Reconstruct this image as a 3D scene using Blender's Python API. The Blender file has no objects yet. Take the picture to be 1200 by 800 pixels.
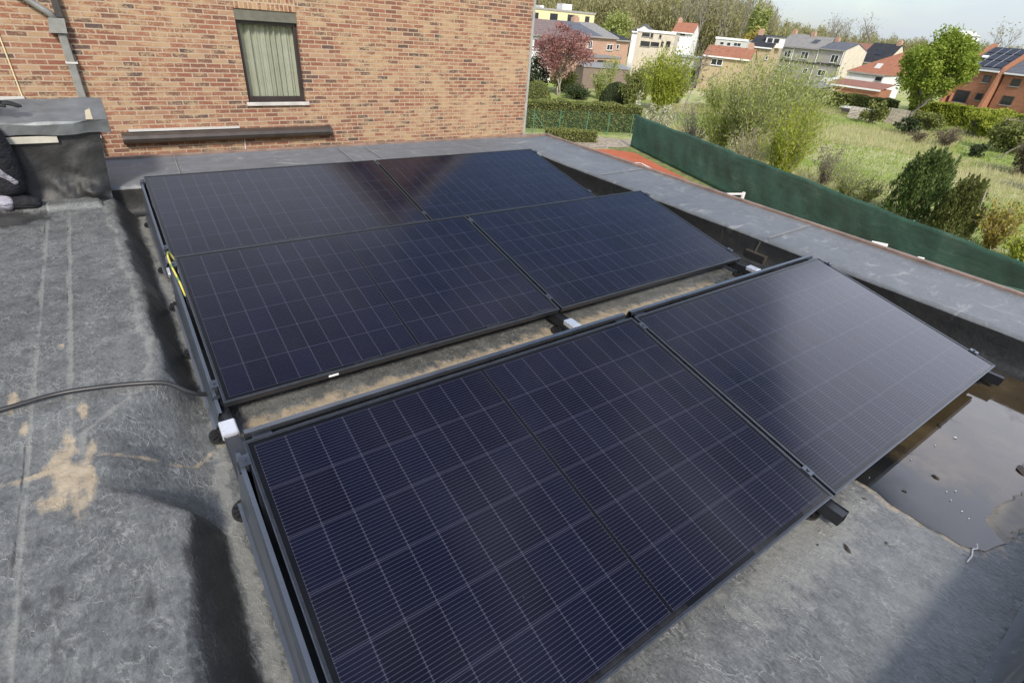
import bpy, bmesh, math, random
import numpy as np
from mathutils import Vector, Matrix

SC = bpy.context.scene
COL = SC.collection
R = math.radians
random.seed(7)
ZR = -0.13      # lower roof deck
ZD = 0.05       # raised deck on the left
ZP = 0.09       # parapet top
G = -4.5        # garden ground

# ------------------------------------------------------------------ object helpers
def tag(o, label=None, cat=None, group=None, kind=None):
    if label: o['label'] = label
    if cat: o['category'] = cat
    if group: o['group'] = group
    if kind: o['kind'] = kind
    return o

def thing(name, loc, label, cat, group=None, rot=(0, 0, 0)):
    o = bpy.data.objects.new(name, None)
    COL.objects.link(o)
    o.location = loc
    o.rotation_euler = rot
    o.empty_display_size = 0.1
    return tag(o, label, cat, group)

def link(name, me, mat, parent=None, smooth=False):
    if smooth:
        me.polygons.foreach_set('use_smooth', [True] * len(me.polygons))
    if mat: me.materials.append(mat)
    o = bpy.data.objects.new(name, me)
    COL.objects.link(o)
    if parent: o.parent = parent
    return o

def copy_tree(o, parent=None):
    c = o.copy()
    COL.objects.link(c)
    if parent: c.parent = parent
    for ch in list(o.children):
        copy_tree(ch, c)
    return c

class MB:
    """collects shapes, builds ONE mesh object"""
    def __init__(s):
        s.bm = bmesh.new()
    def box(s, x0, x1, y0, y1, z0, z1, bev=0.0, M=None):
        vs = [s.bm.verts.new((x, y, z)) for z in (z0, z1) for y in (y0, y1) for x in (x0, x1)]
        fs = [(0, 2, 3, 1), (4, 5, 7, 6), (0, 1, 5, 4), (2, 6, 7, 3), (0, 4, 6, 2), (1, 3, 7, 5)]
        faces = [s.bm.faces.new([vs[i] for i in f]) for f in fs]
        if bev:
            es = list({e for f in faces for e in f.edges})
            r = bmesh.ops.bevel(s.bm, geom=es, offset=bev, segments=2, affect='EDGES', profile=0.5)
            vs = list({v for f in r['faces'] for v in f.verts} | {v for v in vs if v.is_valid})
        if M is not None:
            for v in vs: v.co = M @ v.co
        return s
    def poly(s, pts):
        s.bm.faces.new([s.bm.verts.new(p) for p in pts]); return s
    def prism(s, pts, dz, axis=2):
        """extrude a closed outline (list of 3d points) along a vector"""
        d = Vector(dz) if not isinstance(dz, (int, float)) else Vector((0, 0, dz))
        a = [s.bm.verts.new(p) for p in pts]
        b = [s.bm.verts.new(Vector(p) + d) for p in pts]
        n = len(pts)
        s.bm.faces.new(a[::-1]); s.bm.faces.new(b)
        for i in range(n):
            s.bm.faces.new((a[i], a[(i + 1) % n], b[(i + 1) % n], b[i]))
        return s
    def tube(s, pts, r, seg=8, cap=True):
        pts = [Vector(p) for p in pts]
        rs = r if isinstance(r, (list, tuple)) else [r] * len(pts)
        rings = []
        for i, p in enumerate(pts):
            d = (pts[min(i + 1, len(pts) - 1)] - pts[max(i - 1, 0)]).normalized()
            up = Vector((0, 0, 1)) if abs(d.z) < .95 else Vector((1, 0, 0))
            a = d.cross(up).normalized(); b = d.cross(a)
            rings.append([s.bm.verts.new(p + (a * math.cos(2 * math.pi * k / seg) + b * math.sin(2 * math.pi * k / seg)) * rs[i]) for k in range(seg)])
        for i in range(len(rings) - 1):
            for k in range(seg):
                s.bm.faces.new((rings[i][k], rings[i][(k + 1) % seg], rings[i + 1][(k + 1) % seg], rings[i + 1][k]))
        if cap:
            s.bm.faces.new(rings[0][::-1]); s.bm.faces.new(rings[-1])
        return s
    def build_each(s, name, mat, parent=None, off=None, smooth=False):
        """every separate piece becomes an object of its own"""
        bmesh.ops.recalc_face_normals(s.bm, faces=s.bm.faces)
        left = set(s.bm.verts); out = []
        s.bm.verts.ensure_lookup_table()
        for v0 in list(s.bm.verts):
            if v0 not in left: continue
            isl, st = [], [v0]; left.discard(v0)
            while st:
                v = st.pop(); isl.append(v)
                for e in v.link_edges:
                    u = e.other_vert(v)
                    if u in left: left.discard(u); st.append(u)
            idx = {v: i for i, v in enumerate(isl)}; o_ = Vector(off) if off is not None else Vector()
            fs = {f for v in isl for f in v.link_faces}
            me = bpy.data.meshes.new(name); me.from_pydata([v.co - o_ for v in isl], [], [[idx[v] for v in f.verts] for f in fs])
            out.append(link(name, me, mat, parent, smooth))
        s.bm.free(); return out
    def build(s, name, mat, parent=None, off=None, smooth=False):
        bmesh.ops.recalc_face_normals(s.bm, faces=s.bm.faces)
        if off is not None:
            bmesh.ops.translate(s.bm, verts=s.bm.verts, vec=[-c for c in off])
        me = bpy.data.meshes.new(name)
        s.bm.to_mesh(me); s.bm.free()
        return link(name, me, mat, parent, smooth)

def mesh_np(name, V, F, mat, parent=None, smooth=False):
    """V (n,3), F (m,k) arrays"""
    me = bpy.data.meshes.new(name)
    k = F.shape[1]
    me.vertices.add(len(V)); me.vertices.foreach_set('co', V.astype(np.float32).ravel())
    me.loops.add(F.size); me.loops.foreach_set('vertex_index', F.astype(np.int32).ravel())
    me.polygons.add(len(F))
    me.polygons.foreach_set('loop_start', (np.arange(len(F)) * k).astype(np.int32))
    me.polygons.foreach_set('loop_total', np.full(len(F), k, np.int32))
    me.update(calc_edges=True); me.validate()
    return link(name, me, mat, parent, smooth)

# ------------------------------------------------------------------ material helpers
class NT:
    def __init__(s, name):
        s.m = bpy.data.materials.new(name); s.m.use_nodes = True
        s.t = s.m.node_tree; s.n = s.t.nodes
        s.b = s.n['Principled BSDF']; s.out = s.n['Material Output']
    def node(s, typ, **kw):
        n = s.n.new(typ)
        for k, v in kw.items(): setattr(n, k, v)
        return n
    def set(s, sock, v):
        if hasattr(v, 'is_output') or isinstance(v, bpy.types.NodeSocket): s.t.links.new(v, sock)
        else: sock.default_value = v
    def math(s, op, a, b=None, c=None, clamp=False):
        n = s.node('ShaderNodeMath', operation=op, use_clamp=clamp)
        for i, v in enumerate((a, b, c)):
            if v is not None: s.set(n.inputs[i], v)
        return n.outputs[0]
    def coord(s, kind='Object'):
        return s.node('ShaderNodeTexCoord').outputs[kind]
    def mapping(s, vec, scale=(1, 1, 1), rot=(0, 0, 0), loc=(0, 0, 0)):
        n = s.node('ShaderNodeMapping'); s.set(n.inputs['Vector'], vec)
        n.inputs['Scale'].default_value = scale; n.inputs['Rotation'].default_value = rot; n.inputs['Location'].default_value = loc
        return n.outputs[0]
    def noise(s, vec, scale, detail=4, rough=.55, out='Fac', dist=0):
        n = s.node('ShaderNodeTexNoise'); s.set(n.inputs['Vector'], vec)
        n.inputs['Scale'].default_value = scale; n.inputs['Detail'].default_value = detail
        n.inputs['Roughness'].default_value = rough; n.inputs['Distortion'].default_value = dist
        return n.outputs[out]
    def ramp(s, fac, stops, interp='LINEAR'):
        n = s.node('ShaderNodeValToRGB'); s.set(n.inputs[0], fac); cr = n.color_ramp; cr.interpolation = interp
        while len(cr.elements) < len(stops): cr.elements.new(.5)
        for e, (p, c) in zip(cr.elements, stops):
            e.position = p; e.color = (c, c, c, 1) if isinstance(c, (int, float)) else (*c, 1)
        return n.outputs[0]
    def mix(s, fac, a, b, typ='MIX'):
        n = s.node('ShaderNodeMix', data_type='RGBA', blend_type=typ)
        s.set(n.inputs[0], fac)
        for sock, v in ((n.inputs[6], a), (n.inputs[7], b)):
            s.set(sock, (*v, 1) if isinstance(v, tuple) and len(v) == 3 else v)
        return n.outputs[2]
    def sep(s, vec):
        n = s.node('ShaderNodeSeparateXYZ'); s.set(n.inputs[0], vec); return n.outputs
    def comb(s, x, y, z):
        n = s.node('ShaderNodeCombineXYZ')
        for i, v in enumerate((x, y, z)): s.set(n.inputs[i], v)
        return n.outputs[0]
    def attr(s, name):
        return s.node('ShaderNodeAttribute', attribute_name=name).outputs['Fac']
    def bump(s, h, strength=.3, dist=.01, normal=None):
        n = s.node('ShaderNodeBump'); s.set(n.inputs['Height'], h)
        n.inputs['Strength'].default_value = strength; n.inputs['Distance'].default_value = dist
        if normal is not None: s.set(n.inputs['Normal'], normal)
        return n.outputs[0]
    def done(s, col=None, rough=None, normal=None, metal=None, spec=None):
        for k, v in (('Base Color', col), ('Roughness', rough), ('Normal', normal), ('Metallic', metal), ('Specular IOR Level', spec)):
            if v is not None:
                s.set(s.b.inputs[k], (*v, 1) if isinstance(v, tuple) and len(v) == 3 else v)
        return s.m

def plain(name, col, rough=.6, metal=0., var=.12, scale=6, spec=None):
    n = NT(name)
    f = n.noise(n.coord(), scale, 5, .6)
    lo = tuple(c * (1 - var * 2) for c in col); hi = tuple(min(1, c * (1 + var * 2)) for c in col)
    c = n.ramp(f, [(.25, lo), (.75, hi)])
    r = n.math('MULTIPLY_ADD', f, .2, rough - .1)
    return n.done(c, r, metal=metal, spec=spec)

def leafmat(name, cols, trans=.3, rough=.65, patch=0.0):
    """colour varies per leaf; a slow noise makes lighter and darker boughs"""
    n = NT(name)
    g = n.node('ShaderNodeNewGeometry')
    rnd = g.outputs['Random Per Island']
    f = rnd
    if patch:
        f = n.math('ADD', n.math('MULTIPLY', rnd, 1 - patch), n.math('MULTIPLY', n.noise(n.coord(), 1.1, 2), patch))
    k = len(cols) - 1
    c = n.ramp(f, [(i / k, col) for i, col in enumerate(cols)])
    n.done(c, rough, spec=.25)
    tr = n.node('ShaderNodeBsdfTranslucent'); n.set(tr.inputs[0], c)
    mx = n.node('ShaderNodeMixShader'); mx.inputs[0].default_value = trans
    n.t.links.new(n.b.outputs[0], mx.inputs[1]); n.t.links.new(tr.outputs[0], mx.inputs[2])
    n.t.links.new(mx.outputs[0], n.out.inputs[0])
    return n.m

def brickmat(name, ramp, mortar, bw=.2, rh=.062, ms=.007, buff=None, bump=.4):
    n = NT(name)
    o = n.sep(n.coord())
    vec = n.comb(n.math('ADD', o[0], o[1]), o[2], 0.)
    wob = n.noise(n.coord(), 9, 2, out='Color')
    v2 = n.node('ShaderNodeVectorMath', operation='MULTIPLY_ADD')
    n.set(v2.inputs[0], wob); v2.inputs[1].default_value = (.008, .008, 0); n.set(v2.inputs[2], vec)
    b = n.node('ShaderNodeTexBrick'); n.set(b.inputs['Vector'], v2.outputs[0])
    b.inputs['Scale'].default_value = 1; b.inputs['Brick Width'].default_value = bw
    b.inputs['Row Height'].default_value = rh; b.inputs['Mortar Size'].default_value = ms
    b.inputs['Mortar Smooth'].default_value = .15
    b.inputs['Color1'].default_value = (0, 0, 0, 1); b.inputs['Color2'].default_value = (1, 1, 1, 1)
    b.inputs['Mortar'].default_value = (.5, .5, .5, 1)
    c = n.ramp(b.outputs['Color'], ramp)
    # each brick has its own mottling
    m = n.noise(n.mapping(vec, (1, 1.5, 1)), 30, 6, .72)
    if buff:
        big = n.noise(vec, 1.1, 3, .6)
        f = n.math('ADD', n.math('MULTIPLY', m, .50), n.math('MULTIPLY', big, .34))
        f = n.math('ADD', f, n.math('MULTIPLY', n.noise(n.mapping(vec, (5.1, 16.2, 1)), 1, 0), .20))
        f = n.ramp(f, [(.0, 0.), (.505, 0.), (.572, 1.)])
        c = n.mix(n.math('MULTIPLY', f, .85), c, buff)
    c = n.mix(n.math('MULTIPLY', n.math('SUBTRACT', m, .35, clamp=True), .9), c, tuple(x * .55 for x in ramp[1][1]))
    mcol = n.ramp(n.noise(n.coord(), 14, 4), [(.3, tuple(x * .8 for x in mortar)), (.7, mortar)])
    c = n.mix(b.outputs['Fac'], c, mcol)
    h = n.math('SUBTRACT', n.math('MULTIPLY', m, .4), b.outputs['Fac'])
    return n.done(c, .85, n.bump(h, bump, .006), spec=.25)

def tilemat(name, c0, c1, w=.28):
    n = NT(name)
    o = n.sep(n.coord('Object'))
    fr = n.math('FRACT', n.math('DIVIDE', n.math('ADD', o[2], n.math('MULTIPLY', n.noise(n.coord(), 3), .04)), w * .6))
    fx = n.math('FRACT', n.math('DIVIDE', o[0], w))
    f = n.noise(n.coord(), 2.2, 6, .7)
    c = n.ramp(f, [(.3, c0), (.7, c1)])
    dark = n.math('MAXIMUM', n.math('LESS_THAN', fr, .16), n.math('LESS_THAN', fx, .1))
    c = n.mix(n.math('MULTIPLY', dark, .35), c, tuple(x * .4 for x in c0))
    return n.done(c, .75, spec=.3)

# ------------------------------------------------------------------ materials
M = {}
M['house_brick'] = brickmat('house_brick', [(0., (.075, .062, .06)), (.10, (.15, .082, .062)), (.35, (.235, .095, .062)), (.65, (.285, .122, .076)), (.88, (.34, .19, .12)), (1., (.40, .27, .165))],
                            (.43, .335, .24), .205, .063, .008, buff=(.47, .33, .19))
M['soldier_brick'] = brickmat('soldier_brick', [(0., (.17, .08, .055)), (.4, (.25, .10, .06)), (.7, (.33, .19, .11)), (1., (.42, .28, .16))], (.48, .38, .27), .063, .215, .008, buff=(.46, .32, .18))
M['orange_brick'] = brickmat('orange_brick', [(0., (.29, .115, .062)), (.5, (.37, .15, .08)), (1., (.43, .185, .10))], (.34, .19, .125), .21, .07, .012, bump=.1)
M['pale_orange_brick'] = brickmat('pale_orange_brick', [(0., (.36, .19, .12)), (.5, (.46, .26, .17)), (1., (.52, .32, .22))], (.5, .38, .3), .21, .07, .012, bump=.1)
M['yellow_brick'] = brickmat('yellow_brick', [(0., (.36, .27, .13)), (.5, (.44, .33, .17)), (1., (.5, .39, .22))], (.5, .43, .32), .21, .07, .012, bump=.1)
M['grey_brick'] = brickmat('grey_brick', [(0., (.29, .27, .24)), (.5, (.35, .32, .28)), (1., (.40, .37, .33))], (.42, .4, .37), .21, .07, .012, bump=.1)
M['beige_render'] = plain('beige_render', (.56, .50, .40), .85, var=.06, scale=1.5)
M['cream_render'] = plain('cream_render', (.66, .58, .34), .85, var=.06, scale=1.0)
M['white_render'] = plain('white_render', (.72, .71, .69), .8, var=.06, scale=1.5)
M['pale_grey_render'] = plain('pale_grey_render', (.5, .49, .46), .8, var=.06, scale=1.5)
M['white_paint'] = plain('white_paint', (.78, .78, .76), .5, var=.05)
M['grey_trim'] = plain('grey_trim', (.30, .29, .27), .6)
M['dark_trim'] = plain('dark_trim', (.045, .04, .038), .5)
M['tile_orange'] = tilemat('tile_orange', (.26, .105, .062), (.37, .165, .10))
M['tile_red'] = tilemat('tile_red', (.22, .10, .07), (.32, .15, .10))
M['tile_brown'] = tilemat('tile_brown', (.15, .11, .10), (.23, .17, .155))
M['tile_grey'] = tilemat('tile_grey', (.20, .19, .18), (.29, .28, .26))
M['tile_slate'] = tilemat('tile_slate', (.085, .09, .105), (.14, .15, .17))
M['tile_black'] = tilemat('tile_black', (.02, .021, .026), (.045, .047, .055))
M['flat_roofing'] = plain('flat_roofing', (.22, .22, .215), .8)
M['dim_glass'] = NT('dim_glass').done((.03, .033, .038), .08, spec=.6)
M['frame_black'] = plain('frame_black', (.014, .015, .018), .38, .0, .2, 30, spec=.6)
M['anodised'] = plain('anodised', (.045, .05, .06), .33, .75, .15, 20)
M['edge_alu'] = plain('edge_alu', (.11, .12, .14), .34, .8, .15, 20)
M['deflector'] = plain('deflector', (.11, .125, .15), .36, .5, .12, 5)
M['rear_sheet'] = plain('rear_sheet', (.15, .16, .18), .3, .85, .12, 5)
M['silver'] = plain('silver', (.66, .67, .70), .3, .6, .06, 20)
M['rubber'] = plain('rubber', (.012, .012, .012), .55, 0, .3, 25)
M['cable_black'] = plain('cable_black', (.02, .02, .021), .42, 0, .2, 30)

def panel_glass(L, W):
    n = NT('solar_cells')
    o = n.sep(n.coord('Object'))
    x, y = o[0], o[1]
    m, gap = .026, .013
    cw = (L / 2 - m - gap / 2) / 9; ch = (W - 2 * m) / 6
    u = n.math('SUBTRACT', n.math('ABSOLUTE', n.math('SUBTRACT', x, L / 2)), gap / 2)
    fu = n.math('FRACT', n.math('DIVIDE', u, cw))
    du = n.math('MULTIPLY', n.math('MINIMUM', fu, n.math('SUBTRACT', 1., fu)), cw)     # metres to the column gap
    v = n.math('SUBTRACT', y, m)
    fv = n.math('FRACT', n.math('DIVIDE', v, ch))
    dv = n.math('MULTIPLY', n.math('MINIMUM', fv, n.math('SUBTRACT', 1., fv)), ch)
    nw = 15
    fw = n.math('FRACT', n.math('DIVIDE', v, ch / nw))
    dw = n.math('MULTIPLY', n.math('ABSOLUTE', n.math('SUBTRACT', fw, .5)), ch / nw)
    wire = n.math('LESS_THAN', dw, .00085)
    colgap = n.math('LESS_THAN', du, .0016)
    ribbon = n.math('LESS_THAN', du, .0042)
    rowgap = n.math('LESS_THAN', dv, .0021)
    mid = n.math('LESS_THAN', u, 0.)
    border = n.math('MAXIMUM', n.math('LESS_THAN', v, 0.), n.math('GREATER_THAN', y, W - m))
    border = n.math('MAXIMUM', border, n.math('GREATER_THAN', u, L / 2 - m - gap / 2))
    dead = n.math('MAXIMUM', border, mid)
    # cell to cell tint
    cellid = n.comb(n.math('FLOOR', n.math('DIVIDE', n.math('SUBTRACT', x, L / 2), cw)), n.math('FLOOR', n.math('DIVIDE', v, ch)), n.node('ShaderNodeObjectInfo').outputs['Random'])
    wn = n.node('ShaderNodeTexWhiteNoise'); n.set(wn.inputs['Vector'], cellid)
    cell = n.mix(wn.outputs['Value'], (.0020, .0022, .0072), (.0036, .0040, .0130))
    c = n.mix(n.math('MULTIPLY', rowgap, .30), cell, (.075, .075, .11))
    c = n.mix(n.math('MULTIPLY', colgap, .36), c, (.07, .07, .10))
    wc = n.mix(ribbon, (.034, .034, .054), (.068, .068, .094))
    c = n.mix(wire, c, wc)
    c = n.mix(dead, c, (.004, .004, .005))
    # thin film of dust
    d = n.noise(n.coord('Object'), 3.2, 6, .65)
    c = n.mix(n.math('MULTIPLY', n.ramp(d, [(.4, 0.), (.75, 1.)]), .008), c, (.5, .47, .45))
    lowmark = n.math('MULTIPLY', n.ramp(n.math('ADD', n.math('MULTIPLY', y, -9.), n.math('ADD', n.noise(n.mapping(n.coord('Object'), (1, .6, 1)), 5.5, 6, .7), .25)), [(.45, 0.), (.75, 1.)]), n.math('GREATER_THAN', n.noise(n.coord('Object'), 2.1, 2), .5))
    c = n.mix(n.math('MULTIPLY', lowmark, .05), c, (.5, .49, .47))
    sp = n.noise(n.coord('Object'), 95, 2, .5)
    c = n.mix(n.math('MULTIPLY', n.math('GREATER_THAN', sp, .80), .12), c, (.5, .48, .44))
    r = n.math('MULTIPLY_ADD', d, .10, .075)
    n.b.inputs['IOR'].default_value = 1.38     # anti-reflective solar glass
    return n.done(c, r, spec=.38)

def membrane():
    """weathered bituminous roofing with crinkles, silt and damp marks"""
    n = NT('roof_membrane')
    P = n.coord('Object')
    big = n.noise(P, .8, 4, .55); mid = n.noise(P, 11, 7, .7)
    warp = n.node('ShaderNodeVectorMath', operation='MULTIPLY_ADD'); n.set(warp.inputs[0], n.noise(P, 14, 4, .6, out='Color')); warp.inputs[1].default_value = (.05, .05, 0); n.set(warp.inputs[2], P)
    fine = n.noise(n.mapping(warp.outputs[0], (1, .5, 1), (0, 0, .6)), 85, 6, .75)
    f = n.math('ADD', n.math('MULTIPLY', big, .26), n.math('ADD', n.math('MULTIPLY', mid, .34), n.math('MULTIPLY', fine, .40)))
    c = n.ramp(f, [(.41, (.058, .060, .058)), (.5, (.110, .113, .109)), (.59, (.172, .175, .168))])
    sx = n.noise(n.mapping(P, (9, 1.1, 1)), 1.6, 5, .6)
    c = n.mix(n.math('MULTIPLY', n.ramp(sx, [(.58, 0.), (.76, 1.)]), .22), c, (.25, .248, .235))
    # crinkles of the weathered top film, their glints painted as broken pale ridges
    vs = n.node('ShaderNodeTexVoronoi', feature='DISTANCE_TO_EDGE'); n.set(vs.inputs['Vector'], n.mapping(warp.outputs[0], (62, 22, 1), (0, 0, .5))); vs.inputs['Scale'].default_value = 1
    brk = n.ramp(n.noise(P, 9, 6, .75), [(.47, 0.), (.60, 1.)])
    ridge = n.math('MULTIPLY', n.ramp(vs.outputs['Distance'], [(.0, 1.), (.10, 0.)]), brk)
    c = n.mix(n.math('MULTIPLY', ridge, .5), c, (.36, .36, .34))
    crinkle = ridge
    ed = n.math('MULTIPLY', n.math('SUBTRACT', n.noise(P, 16, 4, .65), .5), 1.1)
    ed2 = n.math('MULTIPLY', n.math('SUBTRACT', n.noise(P, 5, 3, .6), .5), .6)
    wob = n.math('ADD', n.math('ADD', ed, ed2), n.math('MULTIPLY', n.math('SUBTRACT', n.noise(n.mapping(P, (26, 7, 1)), 1, 4, .65), .5), 1.2))
    def mask(a, lo, hi, k=1.):
        v = n.attr(a)
        on = n.math('GREATER_THAN', v, .004)
        return n.math('MULTIPLY', n.ramp(n.math('ADD', v, n.math('MULTIPLY', wob, k)), [(lo, 0.), (hi, 1.)]), on)
    pale = mask('pale', .45, .75); tan = mask('silt', .38, .76); wet_dark = mask('damp_dark', .42, .58, .45)
    c = n.mix(n.math('MULTIPLY', pale, .5), c, (.27, .265, .235))
    tc = n.ramp(n.noise(P, 20, 5, .7), [(.3, (.30, .23, .145)), (.7, (.47, .38, .26))])
    c = n.mix(n.math('MULTIPLY', tan, .8), c, tc)
    wc = n.ramp(n.noise(P, 9, 5, .65), [(.3, (.022, .022, .022)), (.75, (.052, .051, .047))])
    c = n.mix(n.math('MULTIPLY', wet_dark, .86), c, wc)
    chalk_and_glint = n.math('GREATER_THAN', n.noise(P, 150, 1, .5), .76)  # white specks, glints of the crinkled film painted into the colour
    c = n.mix(n.math('MULTIPLY', chalk_and_glint, .35), c, (.5, .5, .48))
    rough = n.math('MULTIPLY_ADD', mid, .3, .33)
    rough = n.math('SUBTRACT', rough, n.math('MULTIPLY', wet_dark, .12))
    h = n.math('ADD', n.math('MULTIPLY', n.noise(n.mapping(P, (1, .45, 1), (0, 0, .6)), 55, 4, .6), .7), n.math('ADD', n.math('MULTIPLY', mid, 1.4), n.math('MULTIPLY', crinkle, .3)))
    return n.done(c, rough, n.bump(h, .9, .006), spec=.5)

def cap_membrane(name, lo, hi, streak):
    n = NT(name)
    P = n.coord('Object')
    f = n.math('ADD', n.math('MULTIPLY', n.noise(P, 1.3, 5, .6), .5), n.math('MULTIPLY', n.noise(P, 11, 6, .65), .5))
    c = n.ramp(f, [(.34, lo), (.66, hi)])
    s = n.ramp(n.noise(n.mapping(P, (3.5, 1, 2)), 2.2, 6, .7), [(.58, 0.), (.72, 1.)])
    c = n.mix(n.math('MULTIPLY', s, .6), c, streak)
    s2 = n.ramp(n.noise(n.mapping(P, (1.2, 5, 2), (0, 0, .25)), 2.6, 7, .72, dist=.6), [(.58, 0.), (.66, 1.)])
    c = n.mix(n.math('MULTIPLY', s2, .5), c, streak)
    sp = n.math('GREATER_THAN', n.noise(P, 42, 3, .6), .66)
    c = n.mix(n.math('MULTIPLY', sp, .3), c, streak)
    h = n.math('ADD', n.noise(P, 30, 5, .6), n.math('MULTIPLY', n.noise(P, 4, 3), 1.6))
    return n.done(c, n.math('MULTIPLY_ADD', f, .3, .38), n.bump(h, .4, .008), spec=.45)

M['membrane'] = membrane()
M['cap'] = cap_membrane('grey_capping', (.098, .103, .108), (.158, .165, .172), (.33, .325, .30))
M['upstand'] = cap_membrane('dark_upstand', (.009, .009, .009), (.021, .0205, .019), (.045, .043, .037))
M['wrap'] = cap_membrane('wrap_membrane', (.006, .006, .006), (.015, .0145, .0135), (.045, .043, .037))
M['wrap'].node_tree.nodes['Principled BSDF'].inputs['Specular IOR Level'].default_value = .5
M['coping_metal'] = plain('coping_metal', (.15, .158, .16), .36, .35, .2, 7)
M['brown_edge'] = plain('brown_edge', (.21, .14, .105), .55, .1, .2, 8)

# ------------------------------------------------------------------ camera, world, sun
cam = bpy.data.cameras.new('Camera')
cam.sensor_width = 36.0
cam.lens = 36.0 * 614.1136 / 1200.0
cam.clip_start = .02; cam.clip_end = 3000
co = bpy.data.objects.new('Camera', cam); COL.objects.link(co)
co.rotation_mode = 'XYZ'
co.location = (-0.08872, -0.36395, 1.44332)
co.rotation_euler = (R(58.08154), R(-4.51887), R(-34.89381))
SC.camera = co

SUN = Vector((-.34, -.70, .66)).normalized()
el = math.asin(SUN.z); az = math.atan2(SUN.x, SUN.y)
w = bpy.data.worlds.new('World'); SC.world = w; w.use_nodes = True
nt = w.node_tree; bg = nt.nodes['Background']
sky = nt.nodes.new('ShaderNodeTexSky'); sky.sky_type = 'NISHITA'; sky.sun_disc = False
sky.sun_elevation = el; sky.sun_rotation = az; sky.air_density = 1.0; sky.dust_density = 1.6; sky.ozone_density = 1.0
tc = nt.nodes.new('ShaderNodeTexCoord')
mp = nt.nodes.new('ShaderNodeMapping'); mp.inputs['Scale'].default_value = (1.0, 1.0, 2.6); mp.inputs['Location'].default_value = (3.1, 1.7, .4)
nz = nt.nodes.new('ShaderNodeTexNoise'); nz.inputs['Scale'].default_value = 1.9; nz.inputs['Detail'].default_value = 7; nz.inputs['Roughness'].default_value = .58
nt.links.new(tc.outputs['Generated'], mp.inputs[0]); nt.links.new(mp.outputs[0], nz.inputs['Vector'])
def wmath(op, a, b=None, c=None, clamp=False):
    n_ = nt.nodes.new('ShaderNodeMath'); n_.operation = op; n_.use_clamp = clamp
    for i_, v_ in enumerate((a, b, c)):
        if v_ is None: continue
        if isinstance(v_, (int, float)): n_.inputs[i_].default_value = v_
        else: nt.links.new(v_, n_.inputs[i_])
    return n_.outputs[0]
def bank(d, width):
    """a broad bank of bright cloud round one direction"""
    v = nt.nodes.new('ShaderNodeVectorMath'); v.operation = 'DOT_PRODUCT'; nt.links.new(tc.outputs['Generated'], v.inputs[0]); v.inputs[1].default_value = Vector(d).normalized()
    m_ = nt.nodes.new('ShaderNodeMapRange'); m_.interpolation_type = 'SMOOTHSTEP'; nt.links.new(v.outputs['Value'], m_.inputs[0])
    m_.inputs[1].default_value = math.cos(R(width)); m_.inputs[2].default_value = 1.0
    return m_.outputs[0]
def cover(lo, hi, add):
    m_ = nt.nodes.new('ShaderNodeMapRange'); m_.interpolation_type = 'SMOOTHSTEP'; nt.links.new(wmath('ADD', nz.outputs['Fac'], add), m_.inputs[0])
    m_.inputs[1].default_value = lo; m_.inputs[2].default_value = hi
    return m_.outputs[0]
zc = nt.nodes.new('ShaderNodeSeparateXYZ'); nt.links.new(tc.outputs['Generated'], zc.inputs[0])
def rise(lo, hi):
    m_ = nt.nodes.new('ShaderNodeMapRange'); m_.interpolation_type = 'SMOOTHSTEP'; nt.links.new(zc.outputs[2], m_.inputs[0])
    m_.inputs[1].default_value = lo; m_.inputs[2].default_value = hi
    return m_.outputs[0]
b1 = wmath('MULTIPLY', bank((.93, -.10, .375), 23), .56)
b2 = wmath('MULTIPLY', bank((-.30, .80, .60), 44), .30)
thin = wmath('MULTIPLY', cover(.40, .72, wmath('ADD', b2, wmath('MULTIPLY', wmath('SUBTRACT', 1., rise(.02, .22)), .16))), wmath('SUBTRACT', 1., wmath('MULTIPLY', rise(.58, .88), .85)))
thick = wmath('MULTIPLY', cover(.58, .84, b1), rise(.16, .36))
cc_ = nt.nodes.new('ShaderNodeMix'); cc_.data_type = 'RGBA'; nt.links.new(rise(.06, .45), cc_.inputs[0])
cc_.inputs[6].default_value = (3.2, 3.55, 4.0, 1); cc_.inputs[7].default_value = (6.3, 6.6, 7.3, 1)
m1 = nt.nodes.new('ShaderNodeMix'); m1.data_type = 'RGBA'; nt.links.new(wmath('MULTIPLY', thin, .85), m1.inputs[0])
nt.links.new(sky.outputs[0], m1.inputs[6]); nt.links.new(cc_.outputs[2], m1.inputs[7])
m2 = nt.nodes.new('ShaderNodeMix'); m2.data_type = 'RGBA'; nt.links.new(wmath('MULTIPLY', thick, .9), m2.inputs[0])
nt.links.new(m1.outputs[2], m2.inputs[6]); m2.inputs[7].default_value = (12.2, 12.8, 15.0, 1)
nt.links.new(m2.outputs[2], bg.inputs[0]); bg.inputs[1].default_value = .13

sl = bpy.data.lights.new('Sun', 'SUN'); sl.energy = 2.5; sl.angle = R(8); sl.color = (1, .94, .85)
so = bpy.data.objects.new('Sun', sl); COL.objects.link(so)
so.rotation_euler = SUN.to_track_quat('Z', 'Y').to_euler(); so.location = (-10, -20, 20)
SC.view_settings.view_transform = 'Standard'; SC.view_settings.look = 'None'
SC.view_settings.exposure = 0.72; SC.view_settings.gamma = 1; SC.view_settings.use_curve_mapping = False
SC.render.engine = 'CYCLES'
SC.cycles.max_bounces = 6; SC.cycles.use_denoising = True

# ------------------------------------------------------------------ our roof
RB = thing('flat_roofed_building', (0, 0, ZR), 'flat grey bitumen roofed building with low parapets carrying the black solar panels', 'building')
OFF = (0, 0, ZR)
XI, XO, YI, YO, YF = 3.92, 4.68, 4.60, 5.48, -0.62
rng = np.random.default_rng(3)

def smooth(a, b, t):
    t = np.clip((t - a) / (b - a), 0, 1); return t * t * (3 - 2 * t)

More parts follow.
